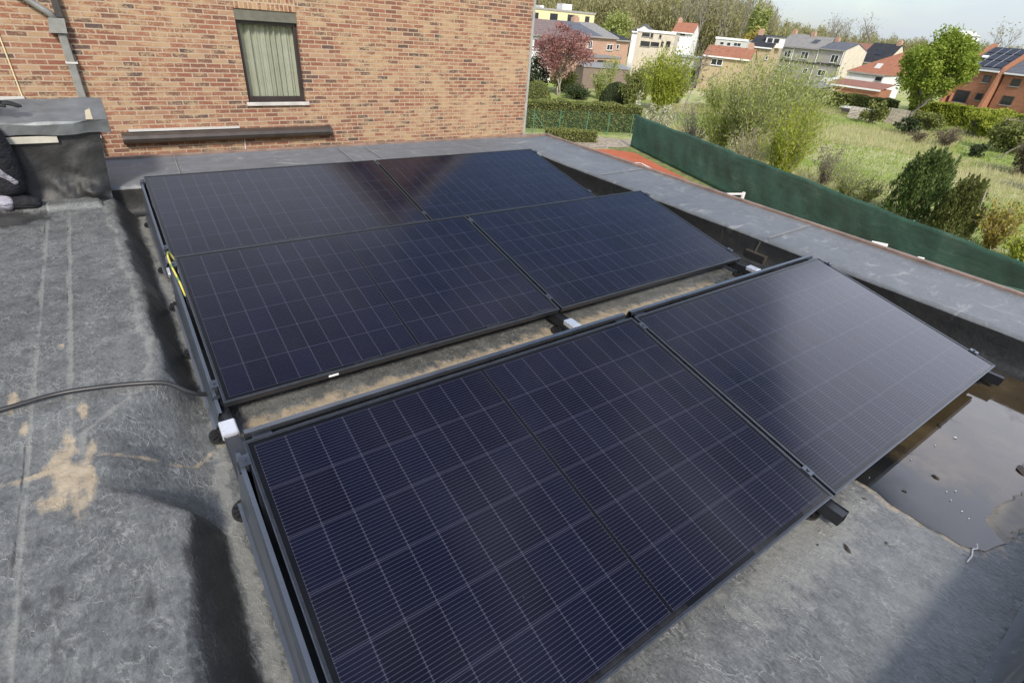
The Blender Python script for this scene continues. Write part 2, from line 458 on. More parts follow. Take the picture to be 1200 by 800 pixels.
def seg_dist(X, Y, pts):
    D = np.full(X.shape, 9.)
    for (x0, y0), (x1, y1) in zip(pts[:-1], pts[1:]):
        dx, dy = x1 - x0, y1 - y0; t = np.clip(((X - x0) * dx + (Y - y0) * dy) / (dx * dx + dy * dy), 0, 1)
        D = np.minimum(D, np.hypot(X - x0 - t * dx, Y - y0 - t * dy))
    return D

PUD = [(1.95, .30), (2.14, .02), (2.15, -.06), (2.125, -.13), (2.135, -.19), (2.13, -.25), (2.15, -.31), (2.15, -.365), (2.2, -.425), (2.33, -.455), (2.45, -.47), (2.7, -.55), (3.0, -.612), (3.915, -.612), (3.915, .62), (3.2, .62), (2.5, .45)]

def lerp_tab(y, tab):
    ys = [a for a, b in tab]; xs = [b for a, b in tab]
    return np.interp(y, ys, xs)
EDGE_T = [(-.7, -.30), (.5, -.25), (1.08, -.215), (1.3, -.42), (1.62, -.42), (1.86, -.22), (2.1, -.175), (2.88, -.20), (4.6, -.26)]
EDGE_B = [(-.7, -.13), (.5, -.12), (1.24, -.125), (1.6, -.08), (1.94, -.065), (2.99, -.09), (4.63, -.11)]

def build_deck():
    xs = np.concatenate([np.arange(-6, -1.6, .06), np.arange(-1.6, XI + .004, .0145)]); xs[-1] = XI
    ys = np.arange(YF, YI + .01, .0145)
    X, Y = np.meshgrid(xs, ys)
    nx = (np.sin(Y * 7.3) * .008 + np.sin(Y * 17.1 + 1) * .004 + np.sin(Y * 31.7) * .002)
    xt = lerp_tab(Y, EDGE_T) + nx; xb = lerp_tab(Y, EDGE_B) + nx * .6
    t = np.clip((X - xt) / (xb - xt), 0, 1); t = t * t * (3 - 2 * t)
    Z = ZD + (ZR - ZD) * t
    left = 1 - t
    # soft undulation, sheet overlaps
    und = (np.sin(X * 5.1 + Y * 2.3) * np.sin(Y * 3.7 - X) * .006 + np.sin(X * 13 + Y * 9) * .0022)
    Z += und * left
    for sx_, h in ((-.62, .004), (-1.0, .004)):
        Z += h * (X < sx_ + .012 * np.sin(Y * 3)) * left
    Z -= .004 * smooth(0, .004, Y - (1.47 + .02 * np.sin(X * 8))) * (X < .2)
    # small step in front of the low wall
    Z += .035 * smooth(4.28, 4.31, Y + .05 * X) * (X < -.3)
    # cant strip along the front upstand, falls flat
    V = np.stack([X, Y, Z], -1).reshape(-1, 3) - np.array(OFF)
    ny, nxn = X.shape
    i = np.arange(ny - 1)[:, None] * nxn + np.arange(nxn - 1)[None]
    F = np.stack([i, i + 1, i + nxn + 1, i + nxn], -1).reshape(-1, 4)
    o = mesh_np('roof_membrane', V, F, M['membrane'], RB, True)
    def blob(cx, cy, rx, ry, a=0):
        c, s = math.cos(a), math.sin(a); dx, dy = X - cx, Y - cy
        return np.clip(1.25 - np.sqrt(((dx * c + dy * s) / rx) ** 2 + ((-dx * s + dy * c) / ry) ** 2) * .75, 0, 1)
    # silt: the patch by the seam, the seam itself, strip under the panel gap
    silt = blob(-.495, 1.40, .05, .17, .12)
    for b in ((-.44, 1.36, .022, .10), (-.53, 1.31, .05, .05), (-.49, 1.58, .018, .09, .1), (-.43, 1.52, .016, .10, -.1), (-.52, 2.32, .012, .03), (-.66, 1.95, .015, .10), (-.62, 1.75, .012, .05), (-.45, 1.78, .02, .06)):
        silt = np.maximum(silt, blob(*b) * .93)
    seam = seg_dist(X, Y, [(-6, 1.47), (-.67, 1.46), (-.54, 1.465), (-.4, 1.48), (-.16, 1.45), (-.05, 1.56), (.1, 1.585), (3.0, 1.60)])
    silt = np.maximum(silt, np.clip(1.05 - seam / .022, 0, 1) * np.where(X > -.02, 1., .75))
    silt = np.maximum(silt, np.clip(1.0 - np.abs(Y - 1.58) / .14, 0, 1) * (X > .05) * (.96 + .12 * np.sin(X * 4.1)) * (X < 3.3))
    # pale dried edge round the puddle
    dp = seg_dist(X, Y, PUD[1:13])
    silt = np.maximum(silt, np.clip(.66 - dp / .10, 0, 1) * .85)
    silt = np.maximum(silt, blob(2.62, -.40, .2, .06) * .8)
    silt = np.maximum(silt, seg_dist(X, Y, [(-.26, 4.6), (-.12, 4.5)]) * 0 + np.clip(.9 - seg_dist(X, Y, [(-.27, 4.55), (-.11, 4.5)]) / .03, 0, 1))
    silt = np.maximum(silt, np.clip(.85 - seg_dist(X, Y, [(-.25, 4.05), (-.07, 3.9)]) / .025, 0, 1))
    pale = np.clip(.9 - np.abs(X - (xb + .03)) / .07, 0, 1) + np.clip(.75 - np.abs(X - (xt - .03)) / .06, 0, 1) * (Y > 1.3)
    pale = np.maximum(pale, blob(1.6, -.05, .5, .12) * .9)
    pale = np.maximum(pale, np.clip(.8 - np.abs(X + .62) / .02, 0, 1))
    pale = np.maximum(pale, np.clip(.7 - np.abs(X + .50) / .02, 0, 1) * (Y > 1.6))
    # damp on the fall to the lower roof
    tt = np.clip((X - xt) / (xb - xt), -3, 4)
    band = np.clip(1.15 - np.abs(tt - .55) / .62, 0, 1)
    endA = smooth(1.84, 1.99, Y); endB = 1 - smooth(1.10, 1.24, Y + (tt - .3) ** 2 * .12)
    damp_dark = band * np.maximum(endA * (.95 - .1 * np.sin(Y * 5)), endB * 1.0)
    damp_dark = np.maximum(damp_dark, np.clip(1 - np.abs(X - xt - .01) / .10, 0, 1) * (1 - smooth(.9, 1.15, Y)) * .55)
    damp_dark = np.maximum(damp_dark, blob(-.46, .72, .30, .42) * .46)
    damp_dark = np.maximum(damp_dark, blob(-.42, 1.85, .16, .22) * .40)
    damp_dark = np.maximum(damp_dark, blob(1.0, -.25, .5, .14) * .36)
    damp_dark = np.maximum(damp_dark, blob(-.9, 4.2, .35, .18) * .9)
    # welded lap lines of the sheets
    for lx, y0_, y1_ in ((-.615, -.7, 4.4), (-.50, 1.6, 4.25), (-1.05, -.7, 4.4)):
        ln = np.abs(X - lx - .006 * np.sin(Y * 2.3) - .003 * np.sin(Y * 9)); on_ = (Y > y0_) * (Y < y1_)
        damp_dark = np.maximum(damp_dark, np.clip(1.05 - ln / .009, 0, 1) * on_ * .6)
        pale = np.maximum(pale, np.clip(.85 - np.abs(X - lx - .016) / .016, 0, 1) * on_)
    for ly in (.42, 3.02):
        ln = np.abs(Y - ly - .01 * np.sin(X * 4)); on_ = (X < -.2)
        damp_dark = np.maximum(damp_dark, np.clip(1.0 - ln / .009, 0, 1) * on_ * .7)
    ln = np.abs(X - 2.62 + .01 * np.sin(Y * 6)); damp_dark = np.maximum(damp_dark, np.clip(1. - ln / .008, 0, 1) * .8)
    ln = np.abs(X - 1.22 - .004 * np.sin(Y * 6)); damp_dark = np.maximum(damp_dark, np.clip(1. - ln / .007, 0, 1) * .65)
    damp_dark = np.maximum(damp_dark, np.clip(1.2 - np.abs(Y + .62) / .09, 0, 1) * .6 * (X > .3))  # darker strip along the foot of the front upstand
    damp_dark = np.maximum(damp_dark, blob(3.4, 1.4, .5, .3) * .75)
    for nm, a in (('silt', silt), ('pale', pale), ('damp_dark', damp_dark)):
        at = o.data.attributes.new(nm, 'FLOAT', 'POINT'); at.data.foreach_set('value', np.clip(a, 0, 1).astype(np.float32).ravel())
build_deck()

# parapets: capping sheet on top, dark upstand on the inner face, brick outside
def cap_sheet(name, prof, path_axis, a, b, mat, step=.05, amp=.004, seed=0):
    """profile (list of 2d points across) swept along x or y with a hand-laid wobble"""
    rg = np.random.default_rng(seed)
    n = int(abs(b - a) / step) + 1
    s = np.linspace(a, b, n); k = len(prof)
    V = np.zeros((n, k, 3))
    ph = rg.uniform(0, 6, (k, 3))
    for j, (p, z) in enumerate(prof):
        wob = amp * (np.sin(s * 4.1 + ph[j, 0]) + .6 * np.sin(s * 9.7 + ph[j, 1]) + .35 * np.sin(s * 23 + ph[j, 2]))
        if path_axis == 'y': V[:, j, 0] = p; V[:, j, 1] = s
        else: V[:, j, 0] = s; V[:, j, 1] = p
        V[:, j, 2] = z + wob * .6
        if 0 < j < k - 1: V[:, j, 0 if path_axis == 'y' else 1] += wob * .5
    V = V.reshape(-1, 3) - np.array(OFF)
    i = np.arange(n - 1)[:, None] * k + np.arange(k - 1)[None]
    F = np.stack([i, i + 1, i + k + 1, i + k], -1).reshape(-1, 4)
    return mesh_np(name, V, F, mat, RB, True)
r_ = .018
prof = [(XI + .004, ZP - .045), (XI + .004, ZP - r_), (XI + .004 + r_ * .3, ZP - r_ * .3), (XI + .004 + r_, ZP)] + [(x, ZP + .004 * math.sin(i)) for i, x in enumerate(np.linspace(XI + .08, XO - .03, 9))] + [(XO, ZP + .008)]
cap_sheet('parapet_capping', prof, 'y', -.62, YO, M['cap'], seed=1)
prof = [(YI + .004, ZP - .045), (YI + .004, ZP - r_), (YI + .004 + r_ * .3, ZP - r_ * .3), (YI + .004 + r_, ZP)] + [(y, ZP + .004 * math.sin(i * 1.7)) for i, y in enumerate(np.linspace(YI + .08, YO - .03, 10))] + [(YO, ZP + .008)]
cap_sheet('parapet_capping', prof, 'x', -.25, XI + .06, M['cap'], seed=2)
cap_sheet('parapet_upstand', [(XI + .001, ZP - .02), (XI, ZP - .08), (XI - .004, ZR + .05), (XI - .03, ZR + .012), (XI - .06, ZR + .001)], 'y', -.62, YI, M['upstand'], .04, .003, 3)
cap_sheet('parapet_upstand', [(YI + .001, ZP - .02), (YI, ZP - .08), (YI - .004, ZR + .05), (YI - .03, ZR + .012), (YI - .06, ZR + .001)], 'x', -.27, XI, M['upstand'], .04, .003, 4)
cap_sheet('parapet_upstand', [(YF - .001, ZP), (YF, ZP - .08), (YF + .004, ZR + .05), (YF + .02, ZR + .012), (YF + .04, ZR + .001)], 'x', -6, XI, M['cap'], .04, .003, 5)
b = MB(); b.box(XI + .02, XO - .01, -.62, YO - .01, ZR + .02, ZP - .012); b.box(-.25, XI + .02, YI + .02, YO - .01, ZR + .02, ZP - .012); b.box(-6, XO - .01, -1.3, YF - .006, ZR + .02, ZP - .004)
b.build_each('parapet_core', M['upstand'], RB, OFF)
b = MB()
b.box(XO - .012, XO + .035, -1.3, YO + .035, ZP - .09, ZP + .026, .005)
b.box(-.25, XO - .0125, YO - .012, YO + .035, ZP - .09, ZP + .024, .005)
b.build_each('coping_edge', M['brown_edge'], RB, OFF)
b = MB(); b.box(-6, XO - .03, -1.28, YO - .03, G, ZR - .03)
b.build('outer_wall', M['house_brick'], RB, OFF)
# torch-on laps over the capping
b = MB()
for y in (1.66, 3.62):
    b.prism([(XI + .03, y, ZP + .010), (XI + .035, y + .010, ZP + .010), (XO - .05, y + .04, ZP + .012), (XO - .05, y + .03, ZP + .012)], (0, 0, .004))
for x in (.25, 1.75, 2.05):
    b.prism([(x, YI + .05, ZP + .010), (x + .009, YI + .05, ZP + .010), (x + .048, YO - .06, ZP + .012), (x + .04, YO - .06, ZP + .012)], (0, 0, .004))
b.build_each('capping_lap', plain('lap_mastic', (.205, .20, .185), .7), RB, OFF)
# overflow outlet in the parapet
b = MB(); b.box(XI - .012, XI + .0, 1.60, 1.80, ZR + .02, ZR + .105, .01)
oo = b.build('overflow_outlet', plain('outlet_brown', (.05, .04, .03), .7, var=.3), RB, OFF)
b = MB(); b.box(XI - .018, XI - .0125, 1.62, 1.78, ZR + .035, ZR + .092); b.build('outlet_mouth', M['rubber'], oo, (0, 0, 0) and OFF)
b = MB(); b.tube([(XI - .006, 1.715, ZR + .105), (XI - .006, 1.70, ZP - .03)], .008, 6); b.build('outlet_lap', plain('lap_mastic', (.055, .05, .042), .7), RB, OFF)
# chalk squiggle
b = MB(); b.tube([(2.215, -.395, ZR + .0035), (2.19, -.405, ZR + .0035), (2.17, -.395, ZR + .0035), (2.13, -.405, ZR + .0035), (2.08, -.405, ZR + .0035)], .0028, 6)
b.build('chalk_mark', plain('chalk_and_glint', (.5, .5, .48), .9), RB, OFF)

# puddle
n = NT('puddle_water')
P_ = n.coord('Object')
c = n.mix(n.ramp(n.math('ADD', n.math('MULTIPLY', n.sep(P_)[0], .33), n.math('MULTIPLY', n.noise(P_, 4, 6, .65), .25)), [(.93, 0.), (1.0, 1.)]), n.ramp(n.noise(P_, 5, 6, .65), [(.3, (.008, .009, .010)), (.7, (.018, .0185, .018))]), n.ramp(n.noise(P_, 4, 6, .65), [(.3, (.03, .022, .013)), (.55, (.055, .041, .023)), (.75, (.09, .068, .038))]))
n.b.inputs['IOR'].default_value = 1.36
M['puddle'] = n.done(c, n.ramp(n.noise(P_, 3.2, 6, .7, dist=.8), [(.5, .02), (.62, .10), (.75, .32)]), n.bump(n.noise(P_, 5, 2), .01, .02), spec=.75)
def outline(pts, amp, sub=14, seed=1, closed=True):
    rg = np.random.default_rng(seed); out = []
    N = len(pts)
    for i in range(N if closed else N - 1):
        a = np.array(pts[i]); c_ = np.array(pts[(i + 1) % N]); L_ = np.linalg.norm(c_ - a); k = max(1, int(sub * L_ / .1))
        for j in range(min(k, 60)):
            t = j / min(k, 60); p = a + (c_ - a) * t + (rg.normal(0, amp, 2) if 0 < t else 0); out.append(tuple(p))
    return out
pts = outline(PUD[:13], .0012, 5, 2, False) + PUD[12:]
b = MB(); b.bm.faces.new([b.bm.verts.new((x, y, ZR + .0035)) for x, y in pts])
bmesh.ops.triangulate(b.bm, faces=b.bm.faces)
tag(b.build('puddle', M['puddle'], None), kind='structure')
# silt bank standing out of the water
b = MB(); bank = outline([(2.30, -.45), (2.36, -.375), (2.5, -.36), (2.75, -.40), (3.0, -.46), (2.9, -.53), (2.6, -.53), (2.42, -.47)], .006, 6, 5)
cx_, cy_ = 2.6, -.45
vo = [b.bm.verts.new((x, y, ZR + .002)) for x, y in bank]; vi = [b.bm.verts.new((cx_ + (x - cx_) * .8, cy_ + (y - cy_) * .8, ZR + .0065)) for x, y in bank]
for i in range(len(bank)): b.bm.faces.new((vo[i], vo[(i + 1) % len(bank)], vi[(i + 1) % len(bank)], vi[i]))
b.bm.faces.new(vi)
tag(b.build('silt', plain('wet_silt', (.15, .125, .09), .45, var=.25, scale=14)), kind='stuff')

# scraps on the roof: dead leaves, flakes
leafm = plain('dead_leaf', (.035, .025, .018), .7, var=.3, scale=30)
whitem = plain('pale_flake', (.7, .69, .66), .6, var=.1, scale=30)
def scrap(x, y, z, s, ang, mat, name, label, group, cat):
    rg = random.Random(int(x * 1000 + y * 77)); b = MB()
    k = 7; c = b.bm.verts.new((x, y, z + .006))
    vs = []
    for i in range(k):
        a = 2 * math.pi * i / k; rr = s * rg.uniform(.55, 1.1)
        dx, dy = rr * math.cos(a), rr * .45 * math.sin(a)
        vs.append(b.bm.verts.new((x + dx * math.cos(ang) - dy * math.sin(ang), y + dx * math.sin(ang) + dy * math.cos(ang), z + rg.uniform(0.0005, .006))))
    for i in range(k): b.bm.faces.new((c, vs[i], vs[(i + 1) % k]))
    tag(b.build(name, mat), label, cat, group)
for (x, y, s, a) in ((1.74, -.13, .022, .9), (1.90, -.2, .010, .3), (1.66, -.06, .007, .4), (2.06, -.05, .012, 2)):
    scrap(x, y, ZR + .001, s, a, leafm, 'dead_leaf', 'small dark dead leaf scrap on the dry grey roof near the front panel edge', 'leaf scraps on the dry membrane', 'leaf')
for (x, y, s, a) in ((2.48, -.16, .026, 1.2), (2.26, -.12, .014, 1.3), (2.92, -.02, .022, .4), (2.9, -.36, .045, .2), (2.98, -.38, .035, 2.)):
    scrap(x, y, ZR + .0045, s, a, leafm, 'dead_leaf', 'dark soaked dead leaf lying in the shallow puddle', 'soaked leaves in the puddle', 'leaf')
for (x, y, s) in ((2.72, -.07, .008), (2.5, -.05, .008), (2.42, -.22, .007), (2.38, -.25, .008), (2.46, -.24, .006), (2.35, -.3, .007), (2.33, -.33, .006), (2.88, -.10, .016), (2.2, -.0, .005)):
    scrap(x, y, ZR + .0045, s * .62, s * 900, whitem, 'pale_flake', 'tiny pale flake floating on the puddle beside the front panel row', 'pale flakes on the puddle', 'flake')
b = MB(); b.tube([(1.97, .0, ZR + .0065), (2.0, -.02, ZR + .0065), (2.02, .0, ZR + .0065)], .003, 5); b.bm.free()

# ------------------------------------------------------------------ solar panels
L_, W_, GAP, PITCH, TILT = 1.7919, 1.134, .02, 1.6422, R(10.7007)
M['cells'] = panel_glass(L_, W_)
M['backsheet'] = plain('backsheet', (.02, .02, .022), .6)
def make_panel():
    r = thing('solar_panel', (0, 0, 0), 'x', 'solar panel', 'black solar panels in three tilted rows on the flat roof', (TILT, 0, 0))
    b = MB(); lip, hgt = .011, .030
    b.box(0, lip, 0, W_, -hgt, 0, .0012); b.box(L_ - lip, L_, 0, W_, -hgt, 0, .0012)
    b.box(lip, L_ - lip, 0, lip, -hgt, -.0003, .0012); b.box(lip, L_ - lip, W_ - lip, W_, -hgt, -.0003, .0012)
    f = b.build('frame', M['frame_black'], r)
    b = MB()      # paler outer arris of the frame
    e = .0028
    b.box(-.0006, e, -.0006, W_ + .0006, -.004, .0006); b.box(L_ - e, L_ + .0006, -.0006, W_ + .0006, -.004, .0006)
    b.box(e, L_ - e, -.0006, e, -.004, .0004); b.box(e, L_ - e, W_ - e, W_ + .0006, -.004, .0004)
    b.build('arris', M['edge_alu'], f)
    b = MB(); b.box(lip, L_ - lip, lip, W_ - lip, -.006, -.0025)
    b.build('glass', M['cells'], r)
    b = MB(); b.box(L_ / 2 - .3, L_ / 2 - .2, W_ - .09, W_ - .03, -.026, -.0062); b.box(L_ / 2 + .2, L_ / 2 + .3, W_ - .09, W_ - .03, -.026, -.0062)
    b.build_each('junction_box', M['backsheet'], r)
    return r
LAB = {(0, 0): 'left one of the front row, beside the black foot pad', (0, 1): 'right one of the front row, beside the puddle',
       (1, 0): 'left one of the middle row, beside the yellow earth wire', (1, 1): 'right one of the middle row, before the brown outlet',
       (2, 0): 'left one of the rear row, below the window', (2, 1): 'right one of the rear row, by the far roof corner'}
proto = make_panel()
for row in range(3):
    for c in range(2):
        o = proto if (row, c) == (0, 0) else copy_tree(proto)
        o.location = (c * (L_ + GAP), row * PITCH, 0)
        o['label'] = 'black framed solar panel, ' + LAB[(row, c)]

ROWN = ['front', 'middle', 'rear']
YT, ZT = W_ * math.cos(TILT), W_ * math.sin(TILT)
# wind deflectors behind every panel
def rear_deflector():
    r = thing('wind_deflector', (0, 0, 0), 'x', 'deflector', 'bent metal wind deflectors behind the panel rows')
    b = MB(); t = .0015
    y0 = YT + .030
    pr = [(y0, ZT - .012), (y0, ZT + .004), (y0 + .02, ZT + .003), (y0 + .13, ZR + .06), (y0 + .131, ZR + .035), (y0 + .15, ZR + .033)]
    for (ya, za), (yb, zb) in zip(pr[:-1], pr[1:]):
        b.prism([(.012, ya, za), (.012, yb, zb), (.012, yb + t, zb + t), (.012, ya + t, za + t)], (L_ - .024, 0, 0))
    b.build('sheet', M['rear_sheet'], r)
    b = MB()
    for x in (.03, L_ - .09):
        b.box(x, x + .06, YT - .002, y0 + .004, ZT - .016, ZT - .006)
    b.build_each('bracket', M['anodised'], r)
    return r
rd = rear_deflector()
for row in range(3):
    for c in range(2):
        o = rd if (row, c) == (0, 0) else copy_tree(rd)
        o.location = (c * (L_ + GAP), row * PITCH - (.012 if row else 0), -.022 if row else 0)
        o['label'] = 'long grey bent metal wind deflector behind the high edge of the %s %s panel' % (ROWN[row], ('left', 'right')[c])
# side plates on the left flank
def side_plate():
    r = thing('side_plate', (0, 0, 0), 'x', 'deflector', 'grey side plates closing the left flank of the rows')
    b = MB(); t = .0015
    lo = [(-.050, -.03, ZR + .035), (-.050, YT + .05, ZR + .035)]
    tp = [(-.030, -.03, -.022), (-.030, YT - .03, ZT - .012)]
    b.prism([lo[0], lo[1], tp[1], tp[0]], (t, 0, 0))
    b.prism([(-.030, -.03, -.022), (-.030, YT - .03, ZT - .012), (-.017, YT - .03, ZT - .014), (-.017, -.03, -.024)], (0, 0, t))
    b.prism([(-.062, -.03, ZR + .034), (-.062, YT + .05, ZR + .034), (-.0505, YT + .05, ZR + .034), (-.0505, -.03, ZR + .034)], (0, 0, t))
    b.build('sheet', M['deflector'], r)
    b = MB()
    for y in (.05, YT - .1):
        z = y * math.tan(TILT)
        b.box(-.036, -.006, y, y + .05, z - .02, z - .012)
    b.build_each('bracket', M['anodised'], r)
    return r
sp = side_plate()
for row in range(3):
    o = sp if row == 0 else copy_tree(sp)
    o.location = (0, row * PITCH, 0)
    o['label'] = 'blue grey metal side plate along the left edge of the %s panel row' % ROWN[row]

# base rails with feet, posts, clamps
def rail(x, label):
    r = thing('mounting_rail', (x, 0, ZR), label, 'rail', 'base rails under the panel rows')
    off = (x, 0, ZR)
    z0, z1, hw = ZR + .032, ZR + .085, .026
    ya, yb = -.062, 2 * PITCH + YT + .08
    b = MB(); t = .003
    b.box(x - hw, x - hw + t, ya, yb, z0, z1); b.box(x + hw - t, x + hw, ya, yb, z0, z1)
    b.box(x - hw + t, x + hw - t, ya, yb, z0, z0 + t); b.box(x - hw + t, x + hw - t, ya, yb, z1 - t - .004, z1 - .004)
    b.build('rail_profile', M['frame_black'], r, off)
    for y in (.06, 1.15, 1.60, 2.30, 2.85, 3.4, 4.3):
        b = MB(); k = 20
        ring = [(x - .02 + .055 * math.cos(2 * math.pi * i / k), y + .055 * math.sin(2 * math.pi * i / k), ZR + .001) for i in range(k)]
        b.prism(ring, .012)
        for i in range(6):
            a = math.pi * i / 6
            b.box(-.05, .05, -.003, .003, .0135, .020, M=Matrix.Translation((x - .02, y, ZR)) @ Matrix.Rotation(a, 4, 'Z'))
        b.prism([(x - .02 + .02 * math.cos(2 * math.pi * i / 10), y + .02 * math.sin(2 * math.pi * i / 10), ZR + .0125) for i in range(10)], .019)
        b.build('foot', M['rubber'], r, off)
    for row in range(3):
        y = row * PITCH
        b = MB(); b.box(x - .012, x + .012, y + YT - .05, y + YT - .025, z1 - .003, ZT - .035); b.box(x - .02, x + .02, y + .035, y + .085, z1 - .003, -.024)
        b.box(x - .016, x + .016, y + YT - .06, y + YT + .015, ZT - .048, ZT - .034)
        b.build_each('support_post', M['anodised'], r, off)
        for yy in (.12, W_ - .075):
            yc, zc = y + yy * math.cos(TILT), yy * math.sin(TILT)
            b = MB(); T = Matrix.Translation((x, yc, zc)) @ Matrix.Rotation(TILT, 4, 'X')
            b.box(-.016, .016, -.022, .022, .0008, .0045, .001, M=T); b.box(-.007, .007, -.022, .022, -.03, .0006, M=T)
            b.tube([T @ Vector((0, 0, .0045)), T @ Vector((0, 0, .0095))], .006, 6)
            b.build('clamp', M['edge_alu'], r, off)
        if row:
            yc = y - .115
            b = MB(); b.box(x - .031, x + .031, yc - .047, yc + .047, z1 - .02, z1 + .012, .006)
            b.build('rail_joint', M['silver'], r, off)
    return r
rail(-.012, 'black base rail with white joint caps along the left flank of the panels')
rail(L_ + GAP / 2, 'black base rail under the middle seam, its open end by the front edge')
rail(2 * L_ + GAP + .012, 'black base rail under the right end of the panel rows beside the parapet')

# sticker under middle panel
b = MB(); b.box(.43, .475, PITCH - .002, PITCH - .0008, -.020, -.010); s_ = b.build('label_sticker', M['white_paint'])
for o in list(COL.objects):
    if o.name.startswith('solar_panel') and 'middle row, beside the yellow' in o.get('label', ''):
        bpy.context.view_layer.update(); s_.parent = o; s_.matrix_parent_inverse = o.matrix_world.inverted()

def catmull(p, n=8):
    p = [Vector(q) for q in p]; out = []
    for i in range(len(p) - 1):
        a, b_, c, d = p[max(i - 1, 0)], p[i], p[i + 1], p[min(i + 2, len(p) - 1)]
        for j in range(n):
            t = j / n; out.append(.5 * ((2 * b_) + (c - a) * t + (2 * a - 5 * b_ + 4 * c - d) * t * t + (3 * b_ - a - 3 * c + d) * t ** 3))
    out.append(p[-1]); return out
# yellow-green earth wire and black cable
ye = NT('earth_wire'); o_ = ye.sep(ye.coord('Object'))
st = ye.math('GREATER_THAN', ye.math('FRACT', ye.math('MULTIPLY', o_[1], 9.)), .72)
ye.done(ye.mix(st, (.55, .48, .09), (.16, .26, .06)), .45)
b = MB(); b.tube(catmull([(.004, 2.79, .17), (-.012, 2.80, .215), (-.022, 2.775, .228), (-.026, 2.73, .222), (-.024, 2.66, .205), (-.017, 2.58, .184), (-.010, 2.50, .158), (-.006, 2.44, .12)], 5), .0048, 8)
tag(b.build('earth_wire', ye.m, smooth=True), 'short yellow and green earth wire at the left end between the middle and rear rows', 'wire')
b = MB(); cp = [(-6, 1.4, ZD + .02), (-2.2, 1.80, ZD + .018), (-1.2, 1.86, ZD + .02), (-.74, 1.87, .074), (-.54, 1.895, .072), (-.41, 1.88, .07), (-.27, 1.842, .066), (-.17, 1.82, .045), (-.08, 1.80, -.03), (.05, 1.88, -.095), (.3, 2.1, -.115)]
b.tube(catmull(cp), .0095, 10)
tag(b.build('power_cable', M['cable_black'], smooth=True), 'thick black cable crossing the grey roof and running under the panels', 'cable')

# ------------------------------------------------------------------ low coped wall at the back left
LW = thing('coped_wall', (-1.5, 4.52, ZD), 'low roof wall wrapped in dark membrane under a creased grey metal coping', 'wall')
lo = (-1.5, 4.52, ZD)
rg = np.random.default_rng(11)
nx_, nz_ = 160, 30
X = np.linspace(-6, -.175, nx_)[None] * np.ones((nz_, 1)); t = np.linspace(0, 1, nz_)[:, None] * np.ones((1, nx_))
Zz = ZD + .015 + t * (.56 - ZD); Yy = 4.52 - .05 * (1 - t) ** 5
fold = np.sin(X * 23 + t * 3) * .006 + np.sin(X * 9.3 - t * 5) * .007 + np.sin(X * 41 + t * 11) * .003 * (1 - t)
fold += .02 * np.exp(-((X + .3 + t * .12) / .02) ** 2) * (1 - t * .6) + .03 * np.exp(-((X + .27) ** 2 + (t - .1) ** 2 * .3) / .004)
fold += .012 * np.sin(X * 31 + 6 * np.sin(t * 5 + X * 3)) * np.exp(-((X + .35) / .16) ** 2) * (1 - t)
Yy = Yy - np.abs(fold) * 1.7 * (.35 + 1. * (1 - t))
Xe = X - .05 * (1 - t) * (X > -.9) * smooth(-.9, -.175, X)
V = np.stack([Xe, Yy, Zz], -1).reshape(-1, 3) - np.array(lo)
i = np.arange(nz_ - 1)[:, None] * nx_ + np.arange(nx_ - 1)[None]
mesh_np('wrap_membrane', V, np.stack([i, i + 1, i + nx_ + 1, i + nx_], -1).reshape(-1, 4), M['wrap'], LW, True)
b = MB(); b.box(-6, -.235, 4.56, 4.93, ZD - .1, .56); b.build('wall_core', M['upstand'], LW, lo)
b = MB()   # coping: sloping top, front drip, end turned down
pr = [(4.478, .505), (4.470, .575), (4.476, .592), (4.955, .662), (4.965, .60)]
K = 90; xs_ = np.linspace(-6, -.115, K); rows = []
for j, (y, z) in enumerate(pr):
    wv = .004 * np.sin(xs_ * 7 + j) + .003 * np.sin(xs_ * 19 + 2 * j) + (.012 * np.exp(-((xs_ + .2) / .08) ** 2) if j < 2 else 0)
    rows.append([b.bm.verts.new((x, y + wv[k] * .6 + (.01 * (1 if j < 2 else 0) if k > K - 4 else 0), z + wv[k])) for k, x in enumerate(xs_)])
for j in range(len(rows) - 1):
    for k in range(K - 1): b.bm.faces.new((rows[j][k], rows[j][k + 1], rows[j + 1][k + 1], rows[j + 1][k]))
ec = [b.bm.verts.new((-.113, y, z)) for y, z in ((4.50, .50), (4.955, .56))]
b.bm.faces.new([rows[0][-1], rows[1][-1], rows[2][-1], rows[3][-1], rows[4][-1], ec[1], ec[0]])
b.build('coping', M['coping_metal'], LW, lo)
b = MB(); b.box(-.84, -.425, 4.488, 4.512, .452, .497, .003); b.build('batten', plain('raw_batten', (.46, .43, .36), .8), LW, lo)
b = MB(); b.prism([(-.235, 4.478, .5985), (-.195, 4.478, .5985), (-.20, 4.70, .6315), (-.23, 4.66, .625)], (0, 0, .003)); b.build('mastic_patch', plain('mastic', (.42, .36, .25), .7), LW, lo)

# ------------------------------------------------------------------ neighbour's brick house
YW, XE = 9.4, 7.22
HL = (3.0, YW, G)
HB = thing('brick_house', HL, 'mottled buff and red brick house with one curtained window standing behind the flat roof', 'house')
zE = 3.1
b = MB()
wx0, wx1, wz0, wz1 = 1.76, 2.65, -.06, 1.20      # window opening
for (x0, x1, z0, z1) in ((-9, wx0, G, zE), (wx1, XE, G, zE), (wx0, wx1, G, wz0), (wx0, wx1, wz1, zE)):
    b.poly([(x0, YW, z0), (x1, YW, z0), (x1, YW, z1), (x0, YW, z1)])
for (p, q) in (((wx0, wz0), (wx0, wz1)), ((wx1, wz0), (wx1, wz1)), ((wx0, wz1), (wx1, wz1)), ((wx0, wz0), (wx1, wz0))):
    b.poly([(p[0], YW, p[1]), (q[0], YW, q[1]), (q[0], YW + .14, q[1]), (p[0], YW + .14, p[1])])
